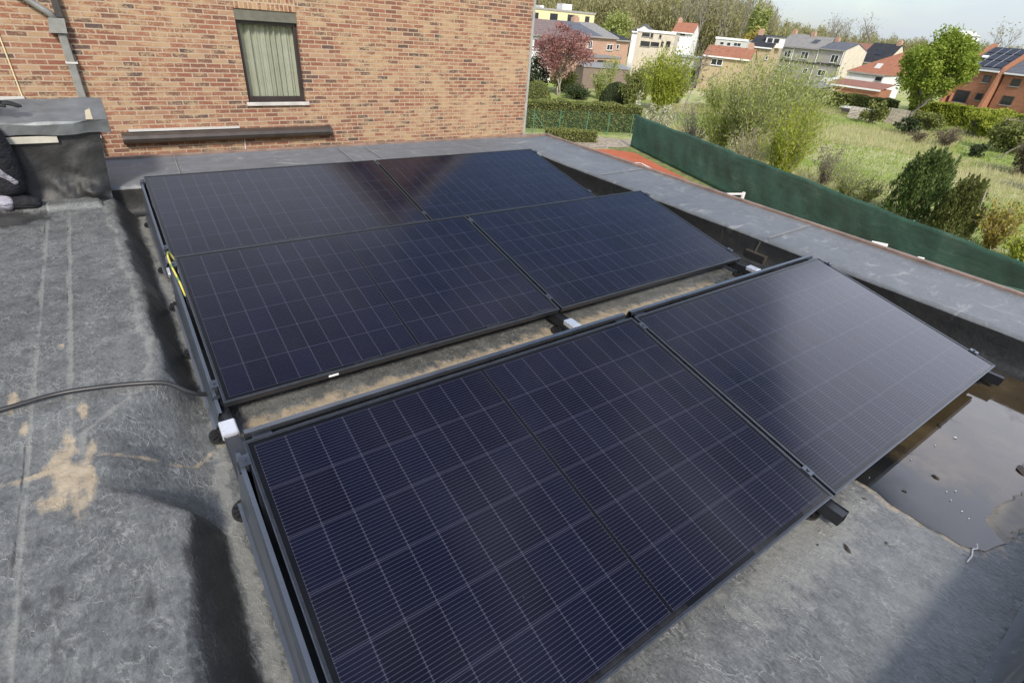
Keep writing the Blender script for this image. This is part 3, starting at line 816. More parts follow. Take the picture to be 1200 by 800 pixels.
gx0, gx1, gz = 2.75, 6.5, 5.25
b.poly([(gx0, YW, zE), (gx1, YW, zE), ((gx0 + gx1) / 2, YW, gz)])
b.poly([(XE, YW, G), (XE, YW + 9, G), (XE, YW + 9, zE), (XE, YW, zE)])
b.poly([(-9, YW, G), (-9, YW + 9, G), (-9, YW + 9, zE), (-9, YW, zE)])
b.poly([(-9, YW + 9, G), (XE, YW + 9, G), (XE, YW + 9, zE), (-9, YW + 9, zE)])
bmesh.ops.remove_doubles(b.bm, verts=b.bm.verts, dist=.0001)
b.build('wall', M['house_brick'], HB, HL)
b = MB()   # gabled roof with its verges, and the lower main roof
gm = (gx0 + gx1) / 2
for sx in (-1, 1):
    ex = gm + sx * (gx1 - gx0) / 2 + sx * .25; ez = zE - .33
    b.prism([(gm, YW - .3, gz + .02), (ex, YW - .3, ez), (ex, YW - .3, ez + .16), (gm, YW - .3, gz + .20)], (0, 9.0, 0))
b.prism([(-9.2, YW - .4, zE - .1), (-9.2, YW + 4.6, zE + 2.6), (-9.2, YW + 4.6, zE + 2.76), (-9.2, YW - .4, zE + .06)], (XE + 9.2, 0, 0))
b.prism([(-9.2, YW + 9.4, zE - .1), (-9.2, YW + 4.6, zE + 2.6), (-9.2, YW + 4.6, zE + 2.76), (-9.2, YW + 9.4, zE + .06)], (XE + 9.2, 0, 0))
rf = b.build('roof', M['tile_brown'], HB, HL)
b = MB()
for sx in (-1, 1):
    ex = gm + sx * (gx1 - gx0) / 2 + sx * .25; ez = zE - .33
    b.prism([(gm, YW - .33, gz - .16), (ex, YW - .33, ez - .16), (ex, YW - .33, ez + .18), (gm, YW - .33, gz + .22)], (0, .028, 0))
b.build_each('verge_board', plain('verge_grey', (.42, .36, .29), .7), rf, HL)
b = MB(); b.box(wx0 + .001, wx1 - .001, YW - .012, YW - .003, wz1 + .01, wz1 + .23); b.build('soldier_course', M['soldier_brick'], HB, HL)
b = MB(); b.box(XE - .012, XE + .045, YW - .02, YW + .05, G, zE - .4, .004); b.build('corner_strip', plain('corner_metal', (.36, .35, .33), .5, .2), HB, HL)
# window
b = MB(); f0 = .055
b.box(wx0, wx0 + f0, YW + .07, YW + .135, wz0, wz1 - .14); b.box(wx1 - f0, wx1, YW + .07, YW + .135, wz0, wz1 - .14)
b.box(wx0 + f0, wx1 - f0, YW + .07, YW + .135, wz0, wz0 + .07); b.box(wx0 + f0, wx1 - f0, YW + .07, YW + .135, wz1 - .19, wz1 - .14)
wn = b.build('window', plain('window_brown', (.035, .026, .024), .4), HB, HL)
gl = NT('window_glass'); gl.done((1, 1, 1), .0); gl.b.inputs['Transmission Weight'].default_value = 1.; gl.b.inputs['IOR'].default_value = 1.45
tr = gl.node('ShaderNodeBsdfTransparent'); tr.inputs[0].default_value = (.93, .95, .93, 1); gs = gl.node('ShaderNodeBsdfGlossy'); gs.inputs['Roughness'].default_value = .01
fr = gl.node('ShaderNodeLayerWeight'); fr_ = gl.math('MULTIPLY_ADD', gl.math('POWER', fr.outputs['Facing'], 4.), .8, .06); mx = gl.node('ShaderNodeMixShader')
gl.m.use_transparent_shadow = True; gl.t.links.new(fr_, mx.inputs[0]); gl.t.links.new(tr.outputs[0], mx.inputs[1]); gl.t.links.new(gs.outputs[0], mx.inputs[2]); gl.t.links.new(mx.outputs[0], gl.out.inputs[0])
pn_ = mesh_np('pane', np.array([(wx0 + f0, YW + .1, wz0 + .07), (wx1 - f0, YW + .1, wz0 + .07), (wx1 - f0, YW + .1, wz1 - .19), (wx0 + f0, YW + .1, wz1 - .19)]) - np.array(HL), np.array([[0, 1, 2, 3]]), gl.m, wn)
b = MB(); b.box(wx0 - .01, wx1 + .01, YW + .008, YW + .085, wz1 - .14, wz1 + .002, .004); b.build('shutter_box', plain('shutter_box', (.14, .135, .105), .5, .2), HB, HL)
b = MB(); b.box(wx0 - .04, wx1 + .04, YW - .045, YW + .07, wz0 - .05, wz0 + .0, .006); b.build('sill', plain('stone_sill', (.47, .45, .42), .7), HB, HL)
K = 240; xs_ = np.linspace(wx0 + .04, wx1 - .04, K); V = []
for z in (wz0 + .01, wz1 - .15):
    for k, x in enumerate(xs_): V.append((x, YW + .19 + (.022 + .014 * math.sin(x * 17)) * math.sin(x * 64 + 1.9 * math.sin(x * 8.3) + .25 * math.sin(x * 31)) + (.006 * math.sin(x * 140)), z))
V = np.array(V) - np.array(HL); i = np.arange(K - 1)
mesh_np('curtain', V, np.stack([i, i + 1, i + K + 1, i + K], -1), plain('curtain_cloth', (.36, .365, .29), .9, var=.04), HB, True)
b = MB(); b.box(wx0 - .3, wx1 + .3, YW + .25, YW + .3, wz0 - .3, wz1 + .2); b.build('room_shade', plain('room_shade', (.12, .12, .10), .9), HB, HL)
# awning cassette
ax0, ax1 = -.03, 2.95
b = MB()
prof = [(YW - .006, -.585), (YW - .10, -.59), (YW - .135, -.56), (YW - .145, -.52), (YW - .13, -.475), (YW - .06, -.445), (YW - .006, -.44)]
b.prism([(ax0, y, z) for y, z in prof], (ax1 - ax0, 0, 0))
aw = b.build('awning_cassette', plain('awning_brown', (.07, .058, .052), .35, .3), HB, HL)
b = MB(); b.prism([(ax1 + .001, y - .012 * (1 if i in (2, 3, 4) else .3), z + (.008 if z > -.5 else -.008)) for i, (y, z) in enumerate(prof)], (.05, 0, 0)); b.build('end_cap', M['dark_trim'], aw, HL)
b = MB(); b.box(ax0 + .1, ax1 - 1.4, YW - .05, YW - .004, -.432, -.405); b.build('cover_strip', M['pale_grey_render'], aw, HL)
b = MB(); b.box(ax0 + .02, ax1 - .02, YW - .148, YW - .1445, -.524, -.516); b.build('front_groove', M['dark_trim'], aw, HL)
b = MB(); b.tube([(1.6, YW - .008, -.585), (1.59, YW - .008, -.7), (1.57, YW - .008, -.95)], .006, 6); b.build('awning_lead', M['white_paint'], HB, HL)
# downpipe with hopper
pm = plain('zinc_grey', (.26, .26, .24), .5, .25)
DP = b = MB(); b.box(-.385, -.295, YW - .10, YW - .02, G, .78, .012)
dp = b.build('downpipe', pm, HB, HL)
b = MB(); b.prism([(-.46, YW - .14, .79), (-.28, YW - .14, .79), (-.265, YW - .14, .955), (-.43, YW - .14, .955)], (0, .125, 0)); b.build('hopper', pm, dp, HL)
b = MB(); b.tube([(-.36, YW - .07, .94), (-.40, YW - .07, 1.0), (-.62, YW - .07, 1.17), (-1.1, YW - .07, 1.5), (-1.2, YW - .07, 1.7), (-1.2, YW - .07, zE)], .042, 10); b.build('branch_pipe', pm, dp, HL, True)
b = MB(); b.box(-.345, -.265, YW - .10, YW - .03, .96, zE, .01); b.build('upper_pipe', M['dark_trim'], dp, HL)
b = MB()
for z in (.44, -.49): b.box(-.40, -.27, YW - .106, YW - .003, z, z + .022)
b.build_each('pipe_bracket', M['pale_grey_render'], dp, HL)
b = MB(); b.tube([(-.97, YW - .012, zE), (-.97, YW - .012, -.2)], .008, 6); b.build('wall_lead', M['cream_render'], HB, HL)
b = MB(); b.box(-1.6, -.95, YW - .05, YW - .002, -.005, .04); b.build('ledge', M['pale_grey_render'], HB, HL)

# ------------------------------------------------------------------ ground and court
n = NT('meadow'); P_ = n.coord('Object')
f1 = n.noise(P_, .13, 6, .6); f2 = n.noise(P_, 1.3, 6, .65); f3 = n.noise(P_, 9, 4, .7)
green = n.mix(f2, (.19, .26, .06), (.30, .35, .11)); straw = n.mix(f3, (.40, .36, .20), (.56, .50, .32))
c = n.mix(n.ramp(n.math('ADD', n.math('MULTIPLY', f1, .6), n.math('MULTIPLY', f2, .4)), [(.46, 0.), (.62, 1.)]), green, straw)
M['meadow'] = n.done(c, .95, n.bump(f3, .6, .1), spec=.15)
b = MB(); b.poly([(-600, -600, G), (900, -600, G), (900, 900, G), (-600, 900, G)])
tag(b.build('ground', M['meadow']), kind='structure')

n = NT('clay'); P_ = n.coord('Object')
c = n.ramp(n.math('ADD', n.math('MULTIPLY', n.noise(P_, .8, 5, .6), .6), n.math('MULTIPLY', n.noise(P_, 9, 4, .6), .4)), [(.35, (.36, .095, .05)), (.65, (.46, .145, .075))])
M['clay'] = n.done(c, .9, spec=.2)
court = [(20.6, 21.95), (22.3, 21.2), (23.15, 20.2), (15.85, -1.3), (9, 0), (9, 26)]
b = MB(); b.bm.faces.new([b.bm.verts.new((x, y, G + .012)) for x, y in court])
CT = tag(b.build('tennis_court', M['clay']), kind='structure')
def strip(b, pts, wd, z, h):
    for (x0, y0), (x1, y1) in zip(pts[:-1], pts[1:]):
        d = Vector((x1 - x0, y1 - y0, 0)).normalized(); nn = Vector((-d.y, d.x, 0)) * wd / 2
        a, c = Vector((x0, y0, z)), Vector((x1, y1, z)); b.prism([a - nn, c - nn, c + nn, a + nn], h)
b = MB(); strip(b, [(18.6, 19.55), (21.62, 18.33)], .09, G + .016, .004); strip(b, [(21.62, 18.28), (20.86, 16.1), (18.6, 9.6)], .09, G + .0165, .004)
b.build('court_line', M['white_paint'], CT)
b = MB(); b.bm.faces.new([b.bm.verts.new((x, y, G + .008)) for x, y in [(22.2, 21.22), (23.1, 20.2), (15.8, -1.3), (16.6, -1.3), (24.0, 20.6), (23.9, 21.4), (22.6, 21.8)]])
tag(b.build('mossy_verge', plain('moss', (.16, .17, .055), .95, var=.3, scale=3)), kind='structure')
b = MB(); b.bm.faces.new([b.bm.verts.new((x, y, G + .006)) for x, y in [(20.3, 22.3), (22.2, 21.5), (23.6, 21.2), (26.2, 22.7), (23.6, 24.7), (19.0, 26.5), (17, 24)]])
tag(b.build('gravel_path', plain('gravel', (.30, .25, .19), .95, var=.3, scale=5)), kind='structure')

# ------------------------------------------------------------------ foliage generators
def rot_basis(rg, n, flat=0.):
    a = rg.normal(size=(n, 3)); a[:, 2] *= (1 - flat); a /= np.linalg.norm(a, axis=1)[:, None]
    b_ = rg.normal(size=(n, 3)); b_ -= (b_ * a).sum(1)[:, None] * a; b_ /= np.linalg.norm(b_, axis=1)[:, None]
    return a, b_
def quads(rg, Pn, size, asp=.6, axis=None, jit=.35):
    n = len(Pn); a, b_ = rot_basis(rg, n)
    if axis is not None:
        a = axis + rg.normal(0, jit, (n, 3)); a /= np.linalg.norm(a, axis=1)[:, None]
        b_ = rg.normal(size=(n, 3)); b_ -= (b_ * a).sum(1)[:, None] * a; b_ /= np.linalg.norm(b_, axis=1)[:, None]
    s = (size * rg.uniform(.6, 1.35, n))[:, None]
    a = a * s; b_ = b_ * s * asp
    V = np.stack([Pn - a, Pn + b_ * .9, Pn + a, Pn - b_ * .9], 1).reshape(-1, 3)
    return V
def quad_obj(name, V, mat, parent=None):
    F = np.arange(len(V)).reshape(-1, 4)
    return mesh_np(name, V, F, mat, parent)
def ell_points(rg, n, c, rad, shell=.45):
    d = rg.normal(size=(n, 3)); d /= np.linalg.norm(d, axis=1)[:, None]
    r = rg.uniform(0, 1, n) ** shell
    return np.array(c) + d * r[:, None] * np.array(rad)
def clumps(rg, k, c, rad, sub, n):
    """leaf points in k sub-clumps spread over an ellipsoid crown"""
    cs = ell_points(rg, k, (0, 0, 0), (1, 1, 1), .3) * np.array(rad) * .8 + np.array(c)
    pts = [ell_points(rg, n // k, q, np.array(rad) * sub * rg.uniform(.6, 1.25), .6) for q in cs]
    return np.concatenate(pts), cs
def sticks(segs, sides=4):
    """tapered limbs: list of (p0,p1,r0,r1)"""
    A = np.array([s[0] for s in segs], float); B = np.array([s[1] for s in segs], float)
    r0 = np.array([s[2] for s in segs])[:, None]; r1 = np.array([s[3] for s in segs])[:, None]
    d = B - A; d /= np.linalg.norm(d, axis=1)[:, None] + 1e-9
    up = np.where(np.abs(d[:, 2:3]) < .95, np.array([[0, 0, 1.]]), np.array([[1., 0, 0]]))
    a = np.cross(d, up); a /= np.linalg.norm(a, axis=1)[:, None]; b_ = np.cross(d, a)
    ring0, ring1 = [], []
    for k in range(sides):
        t = 2 * math.pi * k / sides; v = a * math.cos(t) + b_ * math.sin(t)
        ring0.append(A + v * r0); ring1.append(B + v * r1)
    V = np.stack(ring0 + ring1, 1)
    F = []
    for k in range(sides):
        F.append([k, (k + 1) % sides, sides + (k + 1) % sides, sides + k])
    F = (np.arange(len(segs))[:, None, None] * 2 * sides + np.array(F)[None]).reshape(-1, 4)
    return V.reshape(-1, 3), F
def branch(rg, p, d, L, r, depth, segs, tips, spread=.55, up=.25, nk=3, shrink=.68):
    p = np.array(p, float); d = np.array(d, float); d /= np.linalg.norm(d)
    q = p
    for i in range(3):
        d2 = d + rg.normal(0, .10, 3); d2 /= np.linalg.norm(d2)
        e = q + d2 * L / 3; segs.append((q, e, r * (1 - .12 * i), r * (1 - .12 * (i + 1)))); q = e; d = d2
        if depth <= 1: tips.append((q.copy(), d2))
    if depth > 0:
        for k in range(nk):
            dd = d + rg.normal(0, spread, 3) + np.array([0, 0, up]); 
            branch(rg, p + (q - p) * rg.uniform(.55, 1), dd, L * shrink * rg.uniform(.75, 1.15), r * .58, depth - 1, segs, tips, spread, up, nk, shrink)
    else: tips.append((q, d))
def trunk_obj(segs, mat, parent, sides=5):
    V, F = sticks(segs, sides); return mesh_np('trunk', V, F, mat, parent, True)

M['bark'] = plain('bark', (.13, .10, .075), .9, var=.3, scale=4)
M['bark_pale'] = plain('bark_pale', (.34, .30, .24), .9, var=.25, scale=4)
M['bark_grey'] = plain('bark_grey', (.22, .20, .18), .9, var=.25, scale=4)
LM = dict(
    maple=leafmat('maple_leaf', [(.10, .15, .016), (.20, .27, .032), (.30, .37, .058), (.40, .45, .11)], .42, patch=.4),
    willow=leafmat('willow_leaf', [(.14, .19, .03), (.25, .30, .055), (.35, .39, .09), (.45, .46, .16)], .45, patch=.3),
    willow_grey=leafmat('pale_willow_leaf', [(.18, .23, .055), (.30, .345, .10), (.40, .43, .15), (.50, .50, .25)], .45, patch=.3),
    lime=leafmat('lime_leaf', [(.14, .18, .018), (.27, .32, .038), (.38, .41, .065), (.46, .47, .12)], .45, patch=.4),
    red=leafmat('plum_leaf', [(.14, .06, .055), (.26, .115, .105), (.37, .18, .16), (.47, .29, .25)], .35, patch=.3),
    hedge=leafmat('hedge_leaf', [(.07, .09, .022), (.14, .165, .042), (.22, .235, .07), (.29, .29, .11)], .25, patch=.4),
    dark=leafmat('dark_leaf', [(.016, .026, .010), (.035, .052, .018), (.06, .08, .03), (.09, .11, .045)], .12, patch=.35),
    thuja=leafmat('cypress_leaf', [(.028, .052, .012), (.065, .105, .026), (.12, .165, .046), (.19, .23, .075)], .15, patch=.4),
    thuja2=leafmat('golden_cypress_leaf', [(.04, .052, .013), (.09, .105, .026), (.15, .165, .045), (.23, .225, .075)], .18, patch=.4),
    gold=leafmat('golden_leaf', [(.14, .12, .02), (.26, .21, .04), (.38, .30, .07), (.47, .40, .14)], .3, patch=.3),
    white=leafmat('white_blossom', [(.13, .15, .05), (.34, .33, .18), (.62, .60, .44), (.74, .72, .62)], .3, patch=.2),
    brown=leafmat('dry_twig_leaf', [(.07, .055, .035), (.13, .105, .065), (.21, .17, .105), (.28, .24, .15)], .2, patch=.3),
    wood=leafmat('wood_leaf', [(.20, .17, .095), (.28, .255, .125), (.34, .325, .15), (.41, .41, .17)], .4, patch=.6),
    straw=leafmat('straw_blade', [(.30, .33, .11), (.44, .41, .19), (.55, .50, .29), (.64, .58, .39)], .4, patch=.6),
    green=leafmat('grass_blade', [(.16, .23, .04), (.25, .33, .065), (.33, .40, .10), (.42, .45, .17)], .4, patch=.5),
)

def shoot_bush(name, x, y, H, W, mat, bark, label, cat, group=None, stems=16, leaves=5000, size=.075, seed=0, asp=.35, bare=.28, base=.25, z=G):
    """many arching stems from one stool, leaves along their upper part"""
    rg = np.random.default_rng(seed); t = thing(name, (x, y, z), label, cat, group)
    segs, P, A = [], [], []
    for s in range(stems):
        az_ = rg.uniform(0, 2 * math.pi); out = rg.uniform(.05, 1) ** .7
        h = H * rg.uniform(.55, 1.02) * (1 - .25 * out); p = np.array([math.cos(az_), math.sin(az_), 0]) * base * W * .3 * rg.uniform(0, 1)
        tip = np.array([math.cos(az_) * out * W * .5, math.sin(az_) * out * W * .5, h])
        q0 = p; N = 6
        for i in range(1, N + 1):
            u = i / N; q = p + (tip - p) * np.array([u ** 1.4, u ** 1.4, u]) + rg.normal(0, .03 * W * .3, 3)
            segs.append((q0, q, .03 * H / 5 * (1.1 - (i - 1) / N), .03 * H / 5 * (1.1 - i / N)))
            d = q - q0; q0_ = q0; q0 = q
            k = int(leaves / stems / N * (0.15 if u < bare else 1.15))
            if k:
                uu = rg.uniform(0, 1, (k, 1)); pt = q0_ + d * uu + rg.normal(0, .055 * W * (.5 + .6 * u), (k, 3)) * np.array([1, 1, .8])
                P.append(pt); dn = d / (np.linalg.norm(d) + 1e-9); A.append(np.repeat(dn[None] + np.array([[0, 0, .2]]), k, 0))
                if u > bare:
                    for _ in range(2):   # side twigs
                        j = pt[rg.integers(k)]; b0 = q0_ + d * rg.uniform(); segs.append((b0, j, .006, .003))
    trunk_obj(segs, bark, t, 4)
    P = np.concatenate(P); A = np.concatenate(A); P[:, 2] = np.maximum(P[:, 2], .05)
    quad_obj('crown', quads(rg, P, size, asp, A, .6), mat, t)
    return t

def shrub(name, x, y, H, W, mat, label, cat, group=None, n=3000, size=.06, k=22, seed=0, core=True, z=G, depth=None):
    rg = np.random.default_rng(seed); t = thing(name, (x, y, z), label, cat, group)
    c = (0, 0, H * .5); rad = (W / 2, (depth or W) / 2, H * .52)
    P, cs = clumps(rg, k, c, rad, .42, n); P[:, 2] = np.abs(P[:, 2])
    quad_obj('crown', quads(rg, P, size, .65), mat, t)
    segs = []
    for q in cs[:12]: segs.append(((0, 0, 0), q * np.array([.5, .5, .5]), .03 * H, .02 * H)); segs.append((q * .5, q, .02 * H, .008 * H))
    trunk_obj(segs, M['bark'], t, 4)
    return t

def box_hedge(name, p0, p1, H, D, mat, label, n=9000, size=.05, seed=0, rnd=.12):
    """clipped hedge: leaves packed in the outer skin of a box, twiggy core"""
    rg = np.random.default_rng(seed); p0 = np.array(p0, float); p1 = np.array(p1, float); L = np.linalg.norm(p1 - p0); ang = math.atan2(p1[1] - p0[1], p1[0] - p0[0])
    t = thing(name, (p0[0], p0[1], G), label, 'hedge', None, (0, 0, ang))
    P = rg.uniform(0, 1, (n, 3)); face = rg.uniform(0, 1, n); dep = rg.exponential(.05, n)
    u = P[:, 0] * L; v = (P[:, 1] - .5) * D; h = P[:, 2] * H
    a1, a2 = H / (2 * H + D), 2 * H / (2 * H + D)
    v = np.where(face < a1, -D / 2 + dep, np.where(face < a2, D / 2 - dep, v)); h = np.where(face >= a2, H - dep, h)
    bump_ = .05 * np.sin(u * 2.1) + .04 * np.sin(u * 5.3 + h * 4) + .03 * np.sin(v * 9 + u * 3)
    v *= 1 + bump_; h *= 1 + bump_ * .6
    quad_obj('foliage', quads(rg, np.stack([u, v, h], 1), size, .65), mat, t)
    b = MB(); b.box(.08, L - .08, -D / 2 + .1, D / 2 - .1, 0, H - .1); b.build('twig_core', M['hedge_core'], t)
    return t
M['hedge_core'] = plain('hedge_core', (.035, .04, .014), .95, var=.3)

def dome(name, x, y, H, W, mat, label, n=4000, size=.05, seed=0):
    rg = np.random.default_rng(seed); t = thing(name, (x, y, G), label, 'bush')
    d = rg.normal(size=(n, 3)); d[:, 2] = np.abs(d[:, 2]); d /= np.linalg.norm(d, axis=1)[:, None]
    r = 1 - rg.exponential(.035, n); r *= 1 + .04 * np.sin(d[:, 0] * 9) * np.sin(d[:, 2] * 7)
    quad_obj('foliage', quads(rg, d * r[:, None] * np.array([W / 2, W / 2, H]), size, .65), mat, t)
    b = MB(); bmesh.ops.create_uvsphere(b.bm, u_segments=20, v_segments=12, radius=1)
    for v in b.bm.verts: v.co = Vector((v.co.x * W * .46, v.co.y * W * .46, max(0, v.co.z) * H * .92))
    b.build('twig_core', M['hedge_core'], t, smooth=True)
    return t

def leaf_tree(name, x, y, H, W, mat, bark, label, cat='tree', group=None, n=9000, size=.09, seed=0, lean=(0, 0), cb=.35, k=40, trunk_r=.12, stems=1, sub=.34, asp=.65):
    rg = np.random.default_rng(seed); t = thing(name, (x, y, G), label, cat, group)
    cc = np.array([lean[0], lean[1], H * (cb + 1) / 2]); rad = np.array([W / 2, W / 2, H * (1 - cb) / 2])
    P, cs = clumps(rg, k, cc, rad, sub, n)
    quad_obj('crown', quads(rg, P, size, asp), mat, t)
    segs = []
    for s in range(stems):
        o0 = np.array([rg.normal(0, .12), rg.normal(0, .12), 0]) * (stems > 1); mid = np.array([lean[0] * .7, lean[1] * .7, H * cb]) + o0 * 3
        N = 5; q0 = o0
        for i in range(1, N + 1):
            q = o0 + (mid - o0) * i / N + rg.normal(0, .04, 3); segs.append((q0, q, trunk_r * (1 - .08 * (i - 1)), trunk_r * (1 - .08 * i))); q0 = q
        for q in cs[s::stems]:
            m_ = q0 + (q - q0) * .5 + np.array([0, 0, .08 * H]) * rg.uniform(-.5, 1); segs.append((q0, m_, trunk_r * .45, trunk_r * .25)); segs.append((m_, q, trunk_r * .25, trunk_r * .08))
    trunk_obj(segs, bark, t, 5)
    return t

def cypress(name, x, y, H, W, mat, label, n=7000, seed=0, size=.075, taper=1.0, flame=1.):
    """upright sprays, narrow towards a ragged top"""
    rg = np.random.default_rng(seed); t = thing(name, (x, y, G), label, 'tree', 'conifers behind the green screen')
    P, A = [], []
    ns = 210
    for s in range(ns):
        a = rg.uniform(0, 2 * math.pi); h0 = H * rg.uniform(.02, .8); f = h0 / H
        rmax = W / 2 * (1 - f ** 1.8 * .85) * (.55 + .45 * min(1, f * 5 + .35)); r = rmax * rg.uniform(.3, 1.0)
        hl = H * rg.uniform(.14, .30); p = np.array([math.cos(a) * r, math.sin(a) * r, h0]); fo_ = rg.uniform(.75, 1.08); tp = np.array([math.cos(a) * r * fo_, math.sin(a) * r * fo_, min(h0 + hl, H * rg.uniform(.9, 1.04))])
        k = n // ns; u = rg.uniform(0, 1, (k, 1)); pt = p + (tp - p) * u + rg.normal(0, 1, (k, 3)) * (W * .045 * (1.1 - u)); P.append(pt)
        A.append(np.repeat(((tp - p) / np.linalg.norm(tp - p))[None], k, 0) + np.array([[math.cos(a), math.sin(a), 0]]) * .45)
    P = np.concatenate(P); A = np.concatenate(A); P[:, 2] = np.maximum(P[:, 2], .03)
    quad_obj('crown', quads(rg, P, size, .34, A, .3), mat, t)
    trunk_obj([((0, 0, 0), (0, 0, H * .5), .09, .06), ((0, 0, H * .5), (0, 0, H * .93), .06, .015)], M['bark'], t)
    return t

def bare_tree(name, x, y, H, label, seed=0, leaf=None, nl=0, size=.2, depth=4, spread=.5, r=.16, up=.3, bark=None, cat='tree', group=None, z=G, d0=(0, 0, 1), nk=3):
    rg = np.random.default_rng(seed); t = thing(name, (x, y, z), label, cat, group)
    segs, tips = [], []
    branch(rg, (0, 0, 0), d0, H * .36, r, depth, segs, tips, spread, up, nk)
    top = max(s[1][2] for s in segs); k = H / top
    segs = [(np.array(a) * k, np.array(b_) * k, ra, rb) for a, b_, ra, rb in segs]
    trunk_obj(segs, bark or M['bark_grey'], t, 4)
    if leaf and nl:
        T_ = np.array([q * k for q, d in tips]); P = T_[rg.integers(0, len(T_), nl)] + rg.normal(0, .06 * H, (nl, 3))
        quad_obj('crown', quads(rg, P, size, .6), leaf, t)
    return t

# ------------------------------------------------------------------ garden beyond: hedge, fences, shrubs
box_hedge('clipped_hedge', (19.8, 28.6), (28.2, 24.9), 1.62, 1.1, LM['hedge'], 'long clipped green hedge behind the mesh fence by the court', 15000, .06, 1)
box_hedge('clipped_hedge', (20.0, 24.25), (22.9, 23.2), .62, .8, LM['hedge'], 'short low clipped hedge in front of the mesh fence by the roof corner', 3500, .05, 2)
dome('domed_bush', 36.5, 35.4, 1.75, 2.8, LM['dark'], 'dark rounded dome bush behind the hedge, right of the red tree', 5000, .06, 3)
dome('domed_bush', 28.8, 36.8, 1.65, 2.4, LM['hedge'], 'mid green rounded bush behind the hedge, beside the house corner', 4000, .06, 4)
shrub('garden_shrub', 34.6, 38.2, 1.5, 3.0, LM['dark'], 'dark loose shrub under the red leaved tree', 'bush', None, 3000, .08, 16, 5)
shrub('garden_shrub', 30.5, 40.6, 1.9, 2.4, LM['dark'], 'dark green shrub between house corner and red tree', 'bush', None, 2500, .09, 14, 6)
shrub('garden_shrub', 33.8, 43.5, 3.0, 3.2, LM['dark'], 'tall dark shrub hiding the foot of the white terrace house', 'bush', None, 2600, .1, 16, 106)
shrub('garden_shrub', 36.5, 42.8, 2.2, 3.0, LM['hedge'], 'olive shrub behind the red tree trunk', 'bush', None, 2200, .1, 14, 107)
leaf_tree('plum_tree', 34.1, 40.3, 6.0, 6.2, LM['red'], M['bark_pale'], 'round crowned tree with dusky red leaves and pale trunks', n=9000, size=.085, seed=7, cb=.24, k=60, trunk_r=.07, stems=3, sub=.3)
leaf_tree('young_tree', 39.9, 40.1, 3.7, 2.3, LM['willow_grey'], M['bark_pale'], 'thin pale green young tree right of the red tree', n=1500, size=.07, seed=8, cb=.1, k=24, trunk_r=.035, stems=3, sub=.4)
shoot_bush('garden_shrub', 37.6, 31.2, 5.4, 5.2, LM['lime'], M['bark'], 'tall bright yellow green shrub with upright shoots behind the blossom', 'shrub', None, 36, 12000, .10, 9, .45, .05)
shoot_bush('garden_shrub', 35.6, 32.6, 3.6, 2.6, LM['hedge'], M['bark'], 'olive green shrub behind the left side of the bright shrub', 'shrub', None, 16, 3500, .10, 10, .5, .05)
shrub('blossom_shrub', 28.9, 24.0, 1.9, 2.5, LM['white'], 'low shrub with cream white blossom at the end of the green screen', 'shrub', None, 2600, .06, 26, 11)
shoot_bush('blossom_shrub', 28.6, 25.6, 3.1, .9, LM['white'], M['bark'], 'slender white flowering shoot rising behind the cream blossom', 'shrub', None, 5, 500, .06, 12, .6, .3)
shoot_bush('brown_thicket', 28.2, 20.3, 3.0, 3.8, LM['brown'], M['bark_grey'], 'bare brown twiggy thicket behind the far end of the green screen', 'shrub', None, 46, 2600, .05, 13, .3, .1)
bare_tree('bare_tree', 39.3, 30.2, 5.6, 'bare grey twiggy tree right of the bright yellow green shrub', 90, LM['brown'], 300, .07, 4, .38, .06, .35, M['bark_grey'])
gs_ = 'loose pale garden shrubs behind the long hedge'
for q, (x, y, h, wd, mt, lab) in enumerate(((37.0, 38.0, 2.6, 2.0, 'willow_grey', 'pale twiggy garden shrub just left of the dark dome bush'), (42.0, 37.2, 3.2, 2.6, 'willow', 'olive twiggy garden shrub behind the dark dome bush'), (44.5, 35.4, 3.0, 3.4, 'hedge', 'green garden shrub right behind the bright yellow green one'), (45.5, 31.5, 3.2, 4.0, 'willow_grey', 'broad pale shrub below the orange roofed outbuilding'), (46, 27.0, 3.0, 4.5, 'willow', 'broad olive shrub behind the tall willows'), (50, 26.5, 2.4, 4.0, 'lime', 'light green shrub at the field edge behind the willows'))):
    shoot_bush('garden_shrub', x, y, h, wd, LM[mt], M['bark_grey'], lab, 'shrub', gs_, 24, 2600, .1, 100 + q, .45, .05)
wi = 'willow bushes along the green screen'
shoot_bush('willow_bush', 27.6, 18.2, 4.7, 3.4, LM['willow'], M['bark_pale'], 'olive green willow bush nearest the brown thicket', 'shrub', wi, 26, 5200, .08, 14)
shoot_bush('willow_bush', 27.7, 16.6, 6.1, 4.2, LM['willow_grey'], M['bark_pale'], 'tall pale silvery willow bush in the middle of its group', 'shrub', wi, 40, 12000, .08, 15, bare=.2)
shoot_bush('willow_bush', 30.2, 15.9, 6.1, 4.6, LM['willow_grey'], M['bark_pale'], 'tall pale willow bush furthest right, against the grey houses', 'shrub', wi, 42, 12500, .085, 16, bare=.2)
shoot_bush('willow_bush', 26.2, 13.3, 4.0, 2.8, LM['lime'], M['bark_pale'], 'yellow green leafy willow bush right behind the screen', 'shrub', wi, 30, 7000, .075, 17, bare=.1)
shoot_bush('willow_bush', 25.9, 15.2, 2.5, 2.6, LM['straw'], M['bark_pale'], 'low straw coloured stems in front of the tall willows', 'shrub', wi, 40, 2200, .07, 18, .2, .1)
tw = 'bare shrubs behind the green screen'
shoot_bush('twiggy_shrub', 28.2, 12.1, 2.3, 2.4, LM['brown'], M['bark_grey'], 'loose brown twiggy shrub right of the yellow green willow', 'shrub', tw, 34, 1500, .06, 19, .3, .1)
